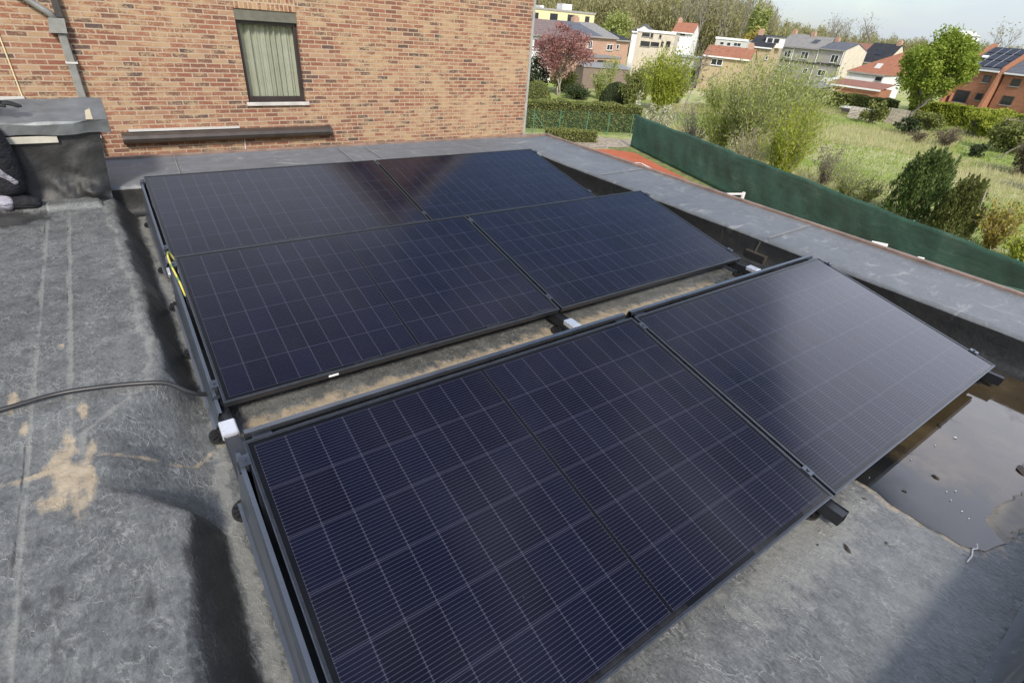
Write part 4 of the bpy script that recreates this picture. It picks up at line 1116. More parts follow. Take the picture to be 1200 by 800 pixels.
shoot_bush('twiggy_shrub', 26.8, 10.4, 1.9, 2.4, LM['willow_grey'], M['bark_grey'], 'low grey green shrub left of the dark cypress', 'shrub', tw, 30, 2000, .055, 20, .4, .1)
shoot_bush('twiggy_shrub', 25.9, 9.3, 1.35, 1.6, LM['hedge'], M['bark_grey'], 'small green bush tucked against the left foot of the dark cypress', 'shrub', tw, 24, 1800, .05, 21, .5, .05)
cypress('cypress_tree', 25.95, 7.33, 2.8, 2.5, LM['thuja'], 'dark green bushy cypress with feathery upright sprays', 22000, 22, .065)
cypress('cypress_tree', 25.1, 5.6, 2.35, 1.75, LM['thuja2'], 'smaller yellower cypress right of the dark one', 15000, 23, .055)
shoot_bush('golden_shrub', 25.2, 4.25, 1.95, 1.7, LM['gold'], M['bark_pale'], 'golden yellow leafed shrub beside a leaning pole', 'shrub', None, 26, 2600, .06, 24, .5, .05)
shoot_bush('garden_shrub', 24.6, 3.1, 1.15, 1.6, LM['lime'], M['bark'], 'low bright green bush at the right end of the green screen', 'shrub', None, 22, 2200, .06, 25, .5, .02)
b = MB(); b.tube([(26.1, 5.15, G), (25.3, 5.1, G + .95), (24.4, 5.0, G + 2.05)], [.035, .03, .022], 6)
tag(b.build('leaning_pole', M['bark_pale'], smooth=True), 'pale bare leaning pole between the cypress and the golden shrub', 'pole')
fb = 'bushes scattered over the field'
shrub('field_bush', 54.4, 18.6, 1.3, 2.1, LM['dark'], 'dark green rounded bush in the field under the maple', 'bush', fb, 1400, .11, 12, 30)
shoot_bush('field_bush', 51.4, 14.8, 1.5, 2.6, LM['brown'], M['bark'], 'brown bramble clump in the middle of the field', 'bush', fb, 40, 1300, .09, 31, .4, .0)
shrub('field_bush', 49.1, 12.1, 1.0, 1.6, LM['dark'], 'small dark bush left of the bare leaning tree', 'bush', fb, 1000, .09, 10, 32)
shrub('field_bush', 57.3, 23.0, 2.0, 2.5, LM['hedge'], 'olive green bush before the back hedge, left of the wooden panels', 'bush', fb, 2200, .11, 16, 33)
shoot_bush('field_bush', 50.5, 16.4, 1.2, 1.8, LM['brown'], M['bark'], 'low brown bramble clump nearer the cypress', 'bush', fb, 26, 700, .08, 34, .4, .0)
shrub('field_bush', 45.2, 8.3, 2.2, 2.6, LM['brown'], 'tangled brown green bush at the right edge of the field', 'bush', fb, 2600, .09, 18, 35)
shrub('field_bush', 55.0, 11.6, 2.6, 3.4, LM['hedge'], 'large olive hedge bush at the right edge before the orange houses', 'bush', fb, 3600, .12, 22, 36)
shrub('field_bush', 62.0, 15.4, 2.6, 4.2, LM['lime'], 'yellow green hedge bush below the orange houses', 'bush', fb, 3600, .13, 22, 37)
shrub('field_bush', 38.0, 4.9, 1.4, 1.8, LM['brown'], 'brown green bush at the right edge nearest the screen', 'bush', fb, 1500, .07, 14, 38)
shrub('field_bush', 60.5, 19.4, 1.7, 3.0, LM['hedge'], 'olive bush between the wooden panels and the dark shed', 'bush', fb, 2200, .12, 16, 39)
bare_tree('leaning_tree', 51.0, 11.2, 3.6, 'small bare crooked tree leaning at the right of the field', 40, LM['brown'], 260, .08, 3, .6, .07, .15, M['bark_pale'], d0=(.05, -.45, .8))
box_hedge('back_hedge', (64.5, 35.2), (66.0, 24.6), 1.6, 1.4, LM['hedge'], 'long rough hedge along the far side of the field', 9000, .12, 41)
box_hedge('back_hedge', (68.0, 24.0), (67.6, 14.5), 1.9, 1.6, LM['lime'], 'yellow green hedge in front of the orange brick houses', 9000, .13, 42)
leaf_tree('maple_tree', 63.6, 23.1, 8.3, 6.9, LM['maple'], M['bark_grey'], 'big round fresh green tree on a leaning forked pale trunk', n=22000, size=.12, seed=43, lean=(.45, -1.15), cb=.16, k=105, trunk_r=.13, stems=2, sub=.25)
leaf_tree('garden_tree', 62.0, 44.5, 2.9, 6.0, LM['dark'], M['bark'], 'dark ivy covered low tree against the grey houses', n=3500, size=.14, seed=44, cb=.05, k=26, trunk_r=.1)

# mesh fence with green posts
MFP = [(17.2, 27.6), (20.54, 26.2), (22.2, 25.75), (23.95, 25.2), (25.26, 24.66), (26.53, 23.87)]
FM = thing('mesh_fence', (MFP[0][0], MFP[0][1], G), 'thin green wire mesh fence on slim posts in front of the long hedge', 'fence')
fo = (MFP[0][0], MFP[0][1], G)
gp = plain('green_paint', (.07, .19, .12), .5)
for x, y in MFP:
    b = MB(); b.tube([(x, y, G), (x, y, G + 1.32)], .028, 8); b.build('post', gp, FM, fo)
b = MB(); wr = .0035
for (x0, y0), (x1, y1) in zip(MFP[:-1], MFP[1:]):
    L = math.hypot(x1 - x0, y1 - y0)
    for z in np.arange(.05, 1.3, .1): b.tube([(x0, y0, G + z), (x1, y1, G + z)], wr, 3, False)
    for s in np.arange(.06, L, .1): b.tube([(x0 + (x1 - x0) * s / L, y0 + (y1 - y0) * s / L, G + .05), (x0 + (x1 - x0) * s / L, y0 + (y1 - y0) * s / L, G + 1.27)], wr, 3, False)
b.build('wire_mesh', gp, FM, fo)
b = MB(); b.tube([(20.54, 26.2, G + 1.1), (21.3, 25.6, G + .02)], .022, 6); b.build('brace', gp, FM, fo)

# green windbreak screen along the court
SCR = [(24.1 - .338 * (21.5 - y), y, h) for y, h in ((21.5, 1.77), (18.5, 1.75), (15.5, 1.78), (12.5, 1.76), (9.5, 1.78), (6.5, 1.75), (3.5, 1.77), (.5, 1.76), (-2.5, 1.77))]
WS_ = thing('windbreak_screen', (SCR[0][0], SCR[0][1], G), 'long dark green fabric windbreak fence along the clay court', 'fence')
wo = (SCR[0][0], SCR[0][1], G)
n = NT('screen_cloth'); P_ = n.coord('Object')
f = n.math('ADD', n.math('MULTIPLY', n.noise(P_, .9, 5, .65), .6), n.math('MULTIPLY', n.noise(n.mapping(P_, (.6, .6, 4)), 3, 5, .65), .4))
c = n.ramp(f, [(.36, (.026, .075, .050)), (.54, (.042, .115, .075)), (.68, (.09, .165, .11))])
c = n.mix(n.math('MULTIPLY', n.math('GREATER_THAN', n.noise(n.mapping(P_, (.8, .8, 3.)), 1.6, 6, .75), .60), .3), c, (.012, .036, .026))
n.done(c, .62, n.bump(n.math('ADD', n.noise(P_, 160, 1), n.math('MULTIPLY', n.noise(P_, 6, 5, .7), 3.)), .5, .02), spec=.35)
M['screen'] = n.m
dn = [Vector(catmull([(p[0], p[1], p[2]) for p in SCR], 24)[i]) for i in range(24 * (len(SCR) - 1) + 1)]
nz_ = 14; V = []
for k in range(nz_):
    t = k / (nz_ - 1)
    for i, p in enumerate(dn):
        d = (dn[min(i + 1, len(dn) - 1)] - dn[max(i - 1, 0)]); d.z = 0; d.normalize()
        s = i * .11
        wv = (.030 * math.sin(s * 1.1 + t * 3) + .018 * math.sin(s * 2.9 - t * 5) + .010 * math.sin(s * 7.3 + t * 7 + 2 * math.sin(s))) * math.sin(math.pi * t)
        sag = -.03 * (math.sin(s * 1.42) ** 2) * t
        V.append((p.x - d.y * wv, p.y + d.x * wv, G + .04 + t * (p.z - .04) + sag))
V = np.array(V) - np.array(wo); m_ = len(dn)
i = np.arange(nz_ - 1)[:, None] * m_ + np.arange(m_ - 1)[None]
cl = mesh_np('screen_cloth', V, np.stack([i, i + 1, i + m_ + 1, i + m_], -1).reshape(-1, 4), M['screen'], WS_, True)
so_ = cl.modifiers.new('thickness', 'SOLIDIFY'); so_.thickness = .006
for i in range(0, len(dn), 22):
    p = dn[i]; b = MB(); d = (dn[min(i + 1, len(dn) - 1)] - dn[max(i - 1, 0)]); d.z = 0; d.normalize()
    q = Vector((p.x - d.y * .09, p.y + d.x * .09, 0)); b.tube([(q.x, q.y, G), (q.x, q.y, G + p.z - .02)], .03, 8); b.build('post', gp, WS_, wo)
# tennis net, its white post and band
NP = (20.3, 11.5)
TN = thing('tennis_net', (NP[0], NP[1], G), 'white banded tennis net and post by the green screen, mostly below the parapet', 'net')
no = (NP[0], NP[1], G)
b = MB(); b.box(NP[0] - .05, NP[0] + .05, NP[1] - .05, NP[1] + .05, G, G + .56, .006); b.build('post', M['white_paint'], TN, no)
dx_, dy_ = -.95, .32
b = MB(); b.prism([(NP[0] - .04, NP[1], G + .46), (NP[0] + dx_ * 9, NP[1] + dy_ * 9, G + .46), (NP[0] + dx_ * 9, NP[1] + dy_ * 9, G + .53), (NP[0] - .04, NP[1], G + .53)], (.012, .012, 0)); b.build('band', M['white_paint'], TN, no)
b = MB()
for z in np.arange(.02, .46, .06): b.tube([(NP[0] - .04, NP[1] + .005, G + z), (NP[0] + dx_ * 9, NP[1] + dy_ * 9, G + z)], .004, 3, False)
b.build('netting', M['rubber'], TN, no)
# pale court benches whose tops peep over the parapet, green net pole
for (x, y, wd, h, lab) in ((17.7, 5.26, .5, 1.06, 'white court bench back peeping over the brown parapet edge, larger of two'), (17.6, 4.1, .24, 1.06, 'small white court box top peeping over the brown parapet edge')):
    t = thing('court_bench', (x, y, G), lab, 'bench')
    b = MB(); b.prism([(-wd / 2, -.02, .5), (wd / 2, -.02, .5), (wd / 2 - .03, .05, h), (-wd / 2 + .05, .05, h)], (0, .03, 0))
    b.build('backrest', M['white_paint'], t)
    b = MB(); b.box(-wd / 2, wd / 2, -.4, -.03, .42, .46, .005); b.build('seat', M['white_paint'], t)
    for sx in (-1, 1):
        b = MB(); b.box(sx * (wd / 2 - .03) - .02, sx * (wd / 2 - .03) + .02, -.38, -.34, 0, .42); b.box(sx * (wd / 2 - .03) - .02, sx * (wd / 2 - .03) + .02, -.06, -.031, 0, .5); b.build('leg', M['white_paint'], t)
    t.rotation_euler = (0, 0, R(-62))
b = MB(); b.tube([(16.4, 2.6, G), (16.4, 2.6, G + 1.30), (15.9, 1.0, G + 1.62), (15.9, 1.0, G)], .022, 8)
tag(b.build('green_rail', gp), 'green painted rail beside the screen at the far right edge', 'rail')

# ------------------------------------------------------------------ houses
HD = [
('T1',(36.12,48.78),8,4.13,-.07,1.02,8.,'gable',[(1.68,-.77,1.13,.69),(3.5,-.79,.7,.78)]),
('T2',(40.27,49.9),8,4.9,-.15,1.17,8.,'gable',[(1.31,-.63,.7,.49),(3.03,-.66,.72,.5)]),
('T3',(45.2,51.4),8,4.2,.07,1.21,8.,'gable',[(2.4,-.81,.78,.79)]),
('T4',(49.5,52.8),8,3.9,.03,1.26,8.,'gable',[(2.7,-1.,1.2,.65)]),
('T5',(53.45,54.2),8,3.6,-.22,.53,7.,'gable',[(1.28,-.95,.54,.57)]),
('Y',(56.60,78.69),-10,13.8,2.6,2.9,9.,'flat',[(2.95,1.58,.61,.92),(6.06,1.68,1.41,.93),(9.28,1.67,1.29,1.07),(12.41,1.76,.83,.84)]),
('M1',(66.38,63.48),-50,3.32,.76,1.73,5.,'cross',[(.58,.92,.4,.54),(1.23,.2,.4,.76)]),
('M2',(60.12,56.53),-58,4.98,1.,1.08,4.,'flat',[(1.19,.59,1.01,.39),(1.99,.56,.33,.48),(3.12,.56,.28,.38),(1.3,-.44,1.24,.59),(2.6,-.39,1.1,.49),(3.55,-.28,.33,.58),(4.31,-.22,.55,.67)]),
('M3',(75.17,63.39),-62,3.25,1.23,2.45,4.5,'gable',[(1.3,.95,1.43,.27),(.93,.3,.66,.5)]),
('M4',(81.11,59.43),-65,4.81,.88,1.04,4.,'flat',[(1.05,.23,.64,.46),(2.11,.21,.64,.57),(3.39,.27,1.13,.51)]),
('M5',(59.75,44.9),-66,5.36,-.79,.16,4.5,'gable',[(1.72,-1.41,1.37,.7)]),
('M6',(68.94,45.21),-72,2.87,.5,1.73,5.,'gable',[(.35,-.39,.42,.56),(.92,-.51,.42,.56),(2.5,-.63,.31,.46)]),
('G1',(88.99,53.54),-92,3.15,.71,2.34,6.,'gable',[(2.14,-.3,1.14,1.02),(1.5,-2.35,.87,.7),(2.65,-2.31,.71,.69)]),
('G2',(88.86,50.38),-92,3.98,.74,2.22,6.,'gable',[(1.84,-.28,1.22,1.),(2.74,-2.33,.74,.78)]),
('G3',(88.70,46.39),-92,3.78,.85,1.78,6.,'gable',[(2.58,-.3,1.12,1.06),(1.41,-2.27,1.22,.82)]),
('WH',(80.8,37.59),-84,4.43,-1.34,1.31,8.,'hip',[(3.9,-1.81,.76,.42),(1.09,-2.99,.31,.29)]),
('OA',(73.31,35.99),-84,6.09,-2.65,-2.6,4.,'shed',[]),
('WS',(69.6,38.27),-95,3.08,-3.2,-3.1,5.,'shed',[(1.26,-3.6,.89,.22)]),
('BR',(101.83,51.08),-90,5.,.76,1.9,7.,'gable',[]),
('BK',(94.89,43.42),-90,3.93,-.3,2.1,7.,'gable',[]),
('O1',(75.83,23.63),-101,3.6,.51,2.49,8.,'gable',[(.9,-.35,.81,.77),(2.71,-.3,.69,.68),(1.14,-2.19,1.39,1.18),(2.79,-1.99,.62,.65),(.91,-3.42,.5,.32),(2.69,-3.3,.71,.31)]),
('O2',(75.1,19.6),-101,4.9,.46,2.47,8.,'gable',[(1.25,-.34,.78,.66),(1.31,-1.97,1.01,.82),(3.18,-.7,.81,.85)]),
]
HS = { # wall, roof, frame colour, label, category
'T1':('white_render','tile_brown','white_paint','white walled terrace house with brown roof right beside the brick corner','house'),
'T2':('pale_orange_brick','tile_brown','white_paint','terrace house with dull brown roof behind the red leaved tree','house'),
'T3':('pale_orange_brick','tile_slate','white_paint','terrace house with blue grey slate roof right of the red tree','house'),
'T4':('pale_orange_brick','tile_grey','white_paint','orange brick terrace house with pale grey roof and one white window','house'),
'T5':('pale_orange_brick','tile_black','white_paint','low orange brick terrace house with dark roof at the right end of its row','house'),
'Y':('cream_render','flat_roofing','dark_trim','flat roofed cream yellow apartment block behind the terrace','building'),
'M1':('white_render','tile_slate','dark_trim','narrow gabled white house with dark blue roof before the wood','house'),
'M2':('beige_render','flat_roofing','dark_trim','flat roofed pale modern house with strip windows','house'),
'M3':('white_render','tile_orange','dark_trim','tall white house with small orange roof before the wood','house'),
'M4':('pale_grey_render','flat_roofing','white_paint','low grey flat roofed house with white windows before the wood','house'),
'M5':('yellow_brick','tile_orange','white_paint','long yellow brick outbuilding with bright orange tiled roof','building'),
'M6':('yellow_brick','tile_black','white_paint','yellow brick house with black roof left of the grey row','house'),
'G1':('grey_brick','tile_grey','white_paint','left house of the grey brick row with a grey tiled roof','house'),
'G2':('grey_brick','tile_grey','white_paint','middle house of the grey brick row with a skylight in its roof','house'),
'G3':('grey_brick','tile_slate','white_paint','right house of the grey brick row with a bare beige end wall','house'),
'WH':('white_render','tile_orange','dark_trim','white house under a big hipped orange tiled roof','house'),
'OA':('orange_brick','tile_red','dark_trim','long low orange brick annex in front of the white house','building'),
'WS':('white_render','flat_roofing','dark_trim','small white garden shed before the grey brick row','shed'),
'BR':('pale_orange_brick','tile_red','white_paint','house with brown red roof behind the grey row end','house'),
'BK':('beige_render','tile_black','white_paint','house with black slate roof and skylight behind the hipped orange roof','house'),
'O1':('orange_brick','tile_slate','dark_trim','orange brick house with solar modules on its dark roof, right of the maple','house'),
'O2':('orange_brick','tile_slate','dark_trim','orange brick house with one green skylight at the far right edge','house'),
}
def house(key, A, ang, w_, ze, zr_, dep, roof, wins):
    wm, rm, fm, lab, cat = HS[key]
    t = thing('house' if cat == 'house' else cat if cat == 'shed' else ('apartment_block' if key == 'Y' else 'outbuilding'), (A[0], A[1], G), lab, cat, None, (0, 0, R(ang)))
    e = ze - G; r = zr_ - G
    # local frame: x along the facade, y away from the viewer, the facade at y = 0
    b = MB()
    if roof in ('gable', 'hip'):
        if roof == 'gable':
            b.prism([(0, 0, 0), (0, dep, 0), (0, dep, e), (0, dep / 2, r - .02), (0, 0, e)], (w_, 0, 0))
        else:
            b.box(0, w_, 0, dep, 0, e)
    elif roof == 'cross':
        b.prism([(0, 0, 0), (w_, 0, 0), (w_, 0, e), (w_ / 2, 0, r - .02), (0, 0, e)], (0, dep, 0))
    else:
        b.box(0, w_, 0, dep, 0, e)
    b.build('wall', M[wm], t)
    b = MB(); o = .22; th = .12
    if roof == 'gable':
        sl = (r - e) / (dep / 2)
        for sg in (0, 1):
            y0, y1 = (-o, dep / 2) if sg == 0 else (dep + o, dep / 2)
            z0 = e - o * sl
            b.prism([(-.06, y0, z0), (-.06, y1, r), (-.06, y1, r + th), (-.06, y0, z0 + th)], (w_ + .12, 0, 0))
    elif roof == 'hip':
        hx = w_ * .38
        v = [b.bm.verts.new(p) for p in ((-o, -o, e), (w_ + o, -o, e), (w_ + o, dep + o, e), (-o, dep + o, e), (w_ - .2, dep / 2, r), (w_ - .15, dep / 2 + .5, r))]
        for f in ((0, 1, 4), (1, 2, 5, 4), (2, 3, 5), (3, 0, 4, 5), (0, 3, 2, 1)): b.bm.faces.new([v[i] for i in f])
    elif roof == 'cross':
        sl = (r - e) / (w_ / 2)
        for sg in (-1, 1):
            x0 = w_ / 2 + sg * (w_ / 2 + o); z0 = e - o * sl
            b.prism([(x0, -o, z0), (w_ / 2, -o, r), (w_ / 2, -o, r + th), (x0, -o, z0 + th)], (0, dep + 2 * o, 0))
    elif roof == 'shed':
        b.prism([(-.1, -.15, e), (-.1, dep + .1, e + .5), (-.1, dep + .1, e + .58), (-.1, -.15, e + .08)], (w_ + .2, 0, 0))
    else:
        b.box(-.08, w_ + .08, -.08, dep + .08, e + .002, e + .16); 
    rf = b.build('roof', M[rm], t)
    b = MB()     # eaves gutter / fascia
    if roof == 'gable': b.box(-.02, w_ + .02, -o - .1, -o + .02, e - o * (r - e) / (dep / 2) - .06, e - o * (r - e) / (dep / 2) + .09)
    elif roof == 'flat': b.box(-.1, w_ + .1, -.11, -.085, e - .1, e + .19)
    else: b.box(-.05, w_ + .05, -o - .04, -o - .005, e - .12, e + .06)
    b.build('gutter', M['white_paint' if key[0] in 'OM' else 'grey_trim'], t)
    if roof in ('gable',) and key not in ('BR',):
        b = MB(); cx = w_ * random.choice((.12, .88)); b.box(cx - .3, cx + .3, dep / 2 - .25, dep / 2 + .3, r - .3, r + .55); b.box(cx - .2, cx + .2, dep / 2 - .12, dep / 2 + .17, r + .55, r + .72)
        b.build('chimney', M['pale_orange_brick'], rf)
    for (cx, cz, ww, hh) in wins:
        cz -= G
        if cx - ww / 2 < .05 or cx + ww / 2 > w_ - .05: continue
        b = MB(); f = .07 * min(1, hh * 1.4)
        b.box(cx - ww / 2, cx - ww / 2 + f, -.035, .05, cz - hh / 2, cz + hh / 2); b.box(cx + ww / 2 - f, cx + ww / 2, -.035, .05, cz - hh / 2, cz + hh / 2)
        b.box(cx - ww / 2 + f, cx + ww / 2 - f, -.035, .05, cz - hh / 2, cz - hh / 2 + f); b.box(cx - ww / 2 + f, cx + ww / 2 - f, -.035, .05, cz + hh / 2 - f, cz + hh / 2)
        if ww > .75 and fm == 'white_paint': b.box(cx - f * .45, cx + f * .45, -.034, .049, cz - hh / 2 + f, cz + hh / 2 - f)
        wi_ = b.build('window', M[fm], t)
        b = MB(); b.box(cx - ww / 2 + f, cx + ww / 2 - f, -.012, .02, cz - hh / 2 + f, cz + hh / 2 - f); b.build('pane', M['dim_glass'], wi_)
        b = MB(); b.box(cx - ww / 2 - .05, cx + ww / 2 + .05, -.09, -.002, cz - hh / 2 - .07, cz - hh / 2 - .004); b.build('sill', M['grey_trim'], wi_)
    return t, e, r
HT = {h[0]: house(*h) for h in HD}
def on_roof(t, e, r, dep, x, u, w_, h_, name, mat, lift=.14):
    """flat piece lying on the front slope: u = 0 eave .. 1 ridge"""
    sl = math.atan2(r - e, dep / 2); T = Matrix.Translation((x, u * dep / 2, e + u * (r - e))) @ Matrix.Rotation(sl, 4, 'X')
    b = MB(); b.box(0, w_, 0, h_, lift, lift + .05, M=T); return b.build(name, mat, t)
t, e, r = HT['O1']
gl_ = NT('far_module'); gl_.done((.02, .022, .03), .15, spec=.6)
fr_ = M['white_paint']
for j in range(3):
    for i in range(4):
        if (i, j) == (0, 0): continue
        m_ = on_roof(t, e, r, 8, .2 + i * .82, .06 + j * .32, .74, 1.2, 'roof_module', gl_.m)
for i in range(3): on_roof(t, e, r, 8, .2 + i * .82 + .745, .06, .06, 3.9, 'module_gap_rail', M['grey_trim'], .135)
on_roof(t, e, r, 8, .3, .42, .6, .45, 'skylight', M['white_paint'], .2)
t2, e2, r2 = HT['O2']
on_roof(t2, e2, r2, 8, .9, .35, 1.0, 1.2, 'skylight', plain('green_skylight', (.35, .52, .48), .2), .14)
for tt, x in ((t, -.30), (t, 3.63), (t2, 4.93)):   # brick fins between the houses
    b = MB(); b.prism([(x, -1.5, 0), (x, -1.0, 1.6), (x, -.35, e - .3), (x, 0, e + .35), (x, 4.0, r + .45), (x, 8, e + .4), (x, 8, 0)], (.28, 0, 0)); b.build('party_wall', M['orange_brick'], tt)
b = MB(); b.box(.3, 2.2, -.5, -.36, 1.55, 1.68); b.box(.3, .36, -.5, 0, 1.68, 2.5); b.box(.05, 2.3, -.55, -.04, 1.42, 1.54); b.build('balcony', M['orange_brick'], t)
for k in ('G2', 'BK'):
    tg, eg, rg_ = HT[k]; on_roof(tg, eg, rg_, 6 if k == 'G2' else 7, 1.6, .35, .9, 1.1, 'skylight', M['dim_glass'], .13)
for k in ('G1', 'G2', 'G3'):
    tg, eg, rg_ = HT[k]; w_ = [h for h in HD if h[0] == k][0][3]
    b = MB(); b.box(-.01, w_ + .01, -.14, -.002, eg - 2.05, eg - 1.83); b.build('string_course', M['dark_trim'], tg)
    b = MB(); b.tube([(w_ - .12, -.06, 0), (w_ - .12, -.06, eg - .15)], .05, 6); b.build('downpipe', M['white_paint'], tg)
tg, eg, rg_ = HT['G3']; b = MB(); b.prism([(3.782, .02, 0), (3.782, 5.95, 0), (3.782, 5.95, eg), (3.782, 3., rg_ - .1), (3.782, .02, eg)], (.05, 0, 0)); b.build('end_wall', M['beige_render'], tg)
tg, eg, rg_ = HT['WH']; b = MB(); b.box(-3.2, -.02, .6, 6, 0, 2.0); b.build('side_wing', M['white_render'], tg); b = MB(); b.box(.05, 4.4, -.1, -.004, 1.95, 2.12); b.build('string_course', M['dark_trim'], tg)
on_roof(tg, eg, rg_, 8, 2.6, .22, .7, 1.0, 'skylight', M['pale_grey_render'], .05)
tg, eg, rg_ = HT['M6']
b = MB(); b.box(1.6, 3.4, .8, 3.0, eg, eg + 1.15); dm = b.build('dormer', M['white_render'], tg)
b = MB(); b.box(1.5, 3.5, .7, 3.1, eg + 1.151, eg + 1.26); b.build('dormer_roof', M['tile_slate'], dm)
b = MB(); b.box(1.8, 2.4, .77, .797, eg + .55, eg + 1.0); b.box(2.6, 3.2, .77, .797, eg + .55, eg + 1.0); b.build_each('dormer_window', M['dim_glass'], dm)
tg, eg, rg_ = HT['Y']
b = MB()
for x, ww in ((1.5, 1.3), (5.0, .7), (9.2, 1.8)): b.box(x, x + ww, 3, 5, eg + .17, eg + .17 + (.9 if ww > 1.5 else .35))
b.build_each('rooftop_plant', M['white_render'], tg)

# the two small things by the field, the tower
t = thing('dark_shed', (62.9, 17.0, G), 'small dark timber shed among the hedges below the orange houses', 'shed', None, (0, 0, R(-100)))
b = MB(); b.box(0, 1.9, 0, 1.6, 0, 1.5); b.build('wall', M['dark_trim'], t)
b = MB(); b.prism([(-.1, -.1, 1.5), (2.0, -.1, 1.5), (2.0, 1.7, 1.75), (-.1, 1.7, 1.75)], .06); b.build('roof', M['tile_black'], t)
t = thing('flatbed_trailer', (60.7, 27.6, G), 'dark flatbed trailer with a pale board top parked by the back hedge', 'trailer', None, (0, 0, R(-75)))
b = MB(); b.box(0, 3.6, 0, 1.6, .62, .72); b.build('deck', M['pale_grey_render'], t)
b = MB(); b.box(.1, 3.5, .05, 1.55, .3, .619); b.build('body', M['dark_trim'], t)
for x in (1.2, 2.2):
    b = MB(); b.tube([(x, -.06, .3), (x, .06, .3)], .3, 12); b.build('wheel', M['rubber'], t)
t = thing('timber_fence', (60.0, 22.9, G), 'weathered grey timber fence under the maple', 'fence', None, (0, 0, R(-82)))
for i in range(2):
    b = MB()
    for j in range(9): b.box(i * 1.9 + j * .2, i * 1.9 + j * .2 + .18, -.02 + i * .05, .01 + i * .05, .02, 1.35 - i * .08 + .02 * (j % 2))
    b.build('panel', M['bark_pale'], t)
t = thing('timber_pallet', (58.6, 25.7, G), 'weathered wooden pallet leaning by the olive field bush', 'pallet', None, (R(-30), 0, R(-70)))
b = MB()
for j in range(8): b.box(0, 1.5, -.02, .0, .03 + j * .15, .14 + j * .15)
b.build('board', M['bark_pale'], t)
b = MB()
for x in (.05, .7, 1.36): b.box(x, x + .09, .001, .1, .03, 1.2)
b.build_each('bearer', M['bark'], t)
t = thing('covered_stack', (39.5, 6.6, G), 'pale white sheeted stack at the right edge of the field', 'stack', None, (0, 0, R(-80)))
b = MB(); b.box(0, 2.2, 0, 1.4, 0, 1.5, .15); b.build('sheet', M['white_render'], t)
b = MB(); b.box(-.05, .35, -.06, .5, 0, .12); b.build('weight', M['bark_grey'], t)
t = thing('storage_tank', (246, 81.5, G), 'round white storage tank building on the skyline above the maple', 'tank')
b = MB(); k = 28
b.prism([(4.6 * math.cos(2 * math.pi * i / k), 4.6 * math.sin(2 * math.pi * i / k), 0) for i in range(k)], 12.4); b.build('shell', M['white_paint'], t)
b = MB(); b.prism([(3.2 * math.cos(2 * math.pi * i / k), 3.2 * math.sin(2 * math.pi * i / k), 12.4) for i in range(k)], .7); b.box(-1.2, 1.2, -1.2, 1.2, 13.1, 13.5); b.build('top_housing', M['white_paint'], t)
b = MB(); b.tube([(4.75 * math.cos(2 * math.pi * i / k), 4.75 * math.sin(2 * math.pi * i / k), 12.0) for i in range(k + 1)], .12, 5); b.build('rim', M['grey_trim'], t)

# garden sheds and walls in front of the terrace
t = thing('garden_shed', (40.8, 44.8, G), 'brown garden shed below the terrace houses', 'shed', None, (0, 0, R(-20)))
b = MB(); b.box(0, 5.2, 0, 2.2, 0, 2.0); b.build('wall', plain('shed_boards', (.20, .15, .12), .85), t)
b = MB(); b.prism([(-.1, -.1, 2.0), (5.3, -.1, 2.0), (5.3, 2.3, 2.3), (-.1, 2.3, 2.3)], .07); b.build('roof', M['flat_roofing'], t)
t = thing('white_extension', (41.0, 47.9, G), 'low white extension at the foot of the terrace', 'building', None, (0, 0, R(8)))
b = MB(); b.box(0, 9.5, 0, 2.2, 0, 2.6); b.build('wall', M['pale_orange_brick'], t)
b = MB(); b.box(-.1, 9.6, -.1, 2.3, 2.602, 2.75); b.build('roof', M['flat_roofing'], t)
b = MB()
for x in (3.0, 5.2): b.box(x, x + 1.6, -.05, -.004, 1.5, 2.4)
b.build('window', M['dim_glass'], t)
t = thing('garage_row', (61.5, 49.5, G), 'low grey green roofed garages in front of the modern houses', 'garage', None, (0, 0, R(-70)))
b = MB(); b.box(-1, 6.2, 0, 3, 0, 3.1); b.build('wall', M['pale_grey_render'], t)
b = MB(); b.box(-1.2, 6.4, -.2, 3.2, 3.102, 3.25); b.build('roof', plain('green_grey_roof', (.33, .36, .32), .8), t)

# ------------------------------------------------------------------ field grass
rg = np.random.default_rng(50)
def blades(n_, xr, yr, h, wd, keep):
    P = np.stack([rg.uniform(*xr, n_), rg.uniform(*yr, n_)], 1); m = keep(P[:, 0], P[:, 1]); P = P[m]; n_ = len(P)
    base = np.concatenate([P, np.full((n_, 1), G)], 1)
    a = rg.uniform(0, 2 * math.pi, n_); hh = h * rg.uniform(.5, 1.3, n_); s = np.stack([np.cos(a), np.sin(a), 0 * a], 1) * wd
    tip = base + np.stack([rg.normal(0, .35, n_) * hh, rg.normal(0, .35, n_) * hh, hh], 1)
    V = np.stack([base - s[:, :], base + s, tip + s * .25, tip - s * .25], 1).reshape(-1, 3)
    return V
def in_field(x, y): return (y > -1) & (x > 16 + .42 * y + 1.2) & (y < 36) & (x + y < 118)
pn = lambda x, y: np.sin(x * .31 + 1.3 * np.sin(y * .23)) + np.sin(y * .47 + x * .11)
V = blades(70000, (17, 66), (-1, 34), .30, .018, lambda x, y: in_field(x, y) & (pn(x, y) > -.3))
tag(quad_obj('straw_grass', V, LM['straw']), kind='stuff')
V = blades(60000, (17, 70), (-1, 34), .17, .022, lambda x, y: in_field(x, y) & (pn(x, y) < .5))
tag(quad_obj('green_grass', V, LM['green']), kind='stuff')

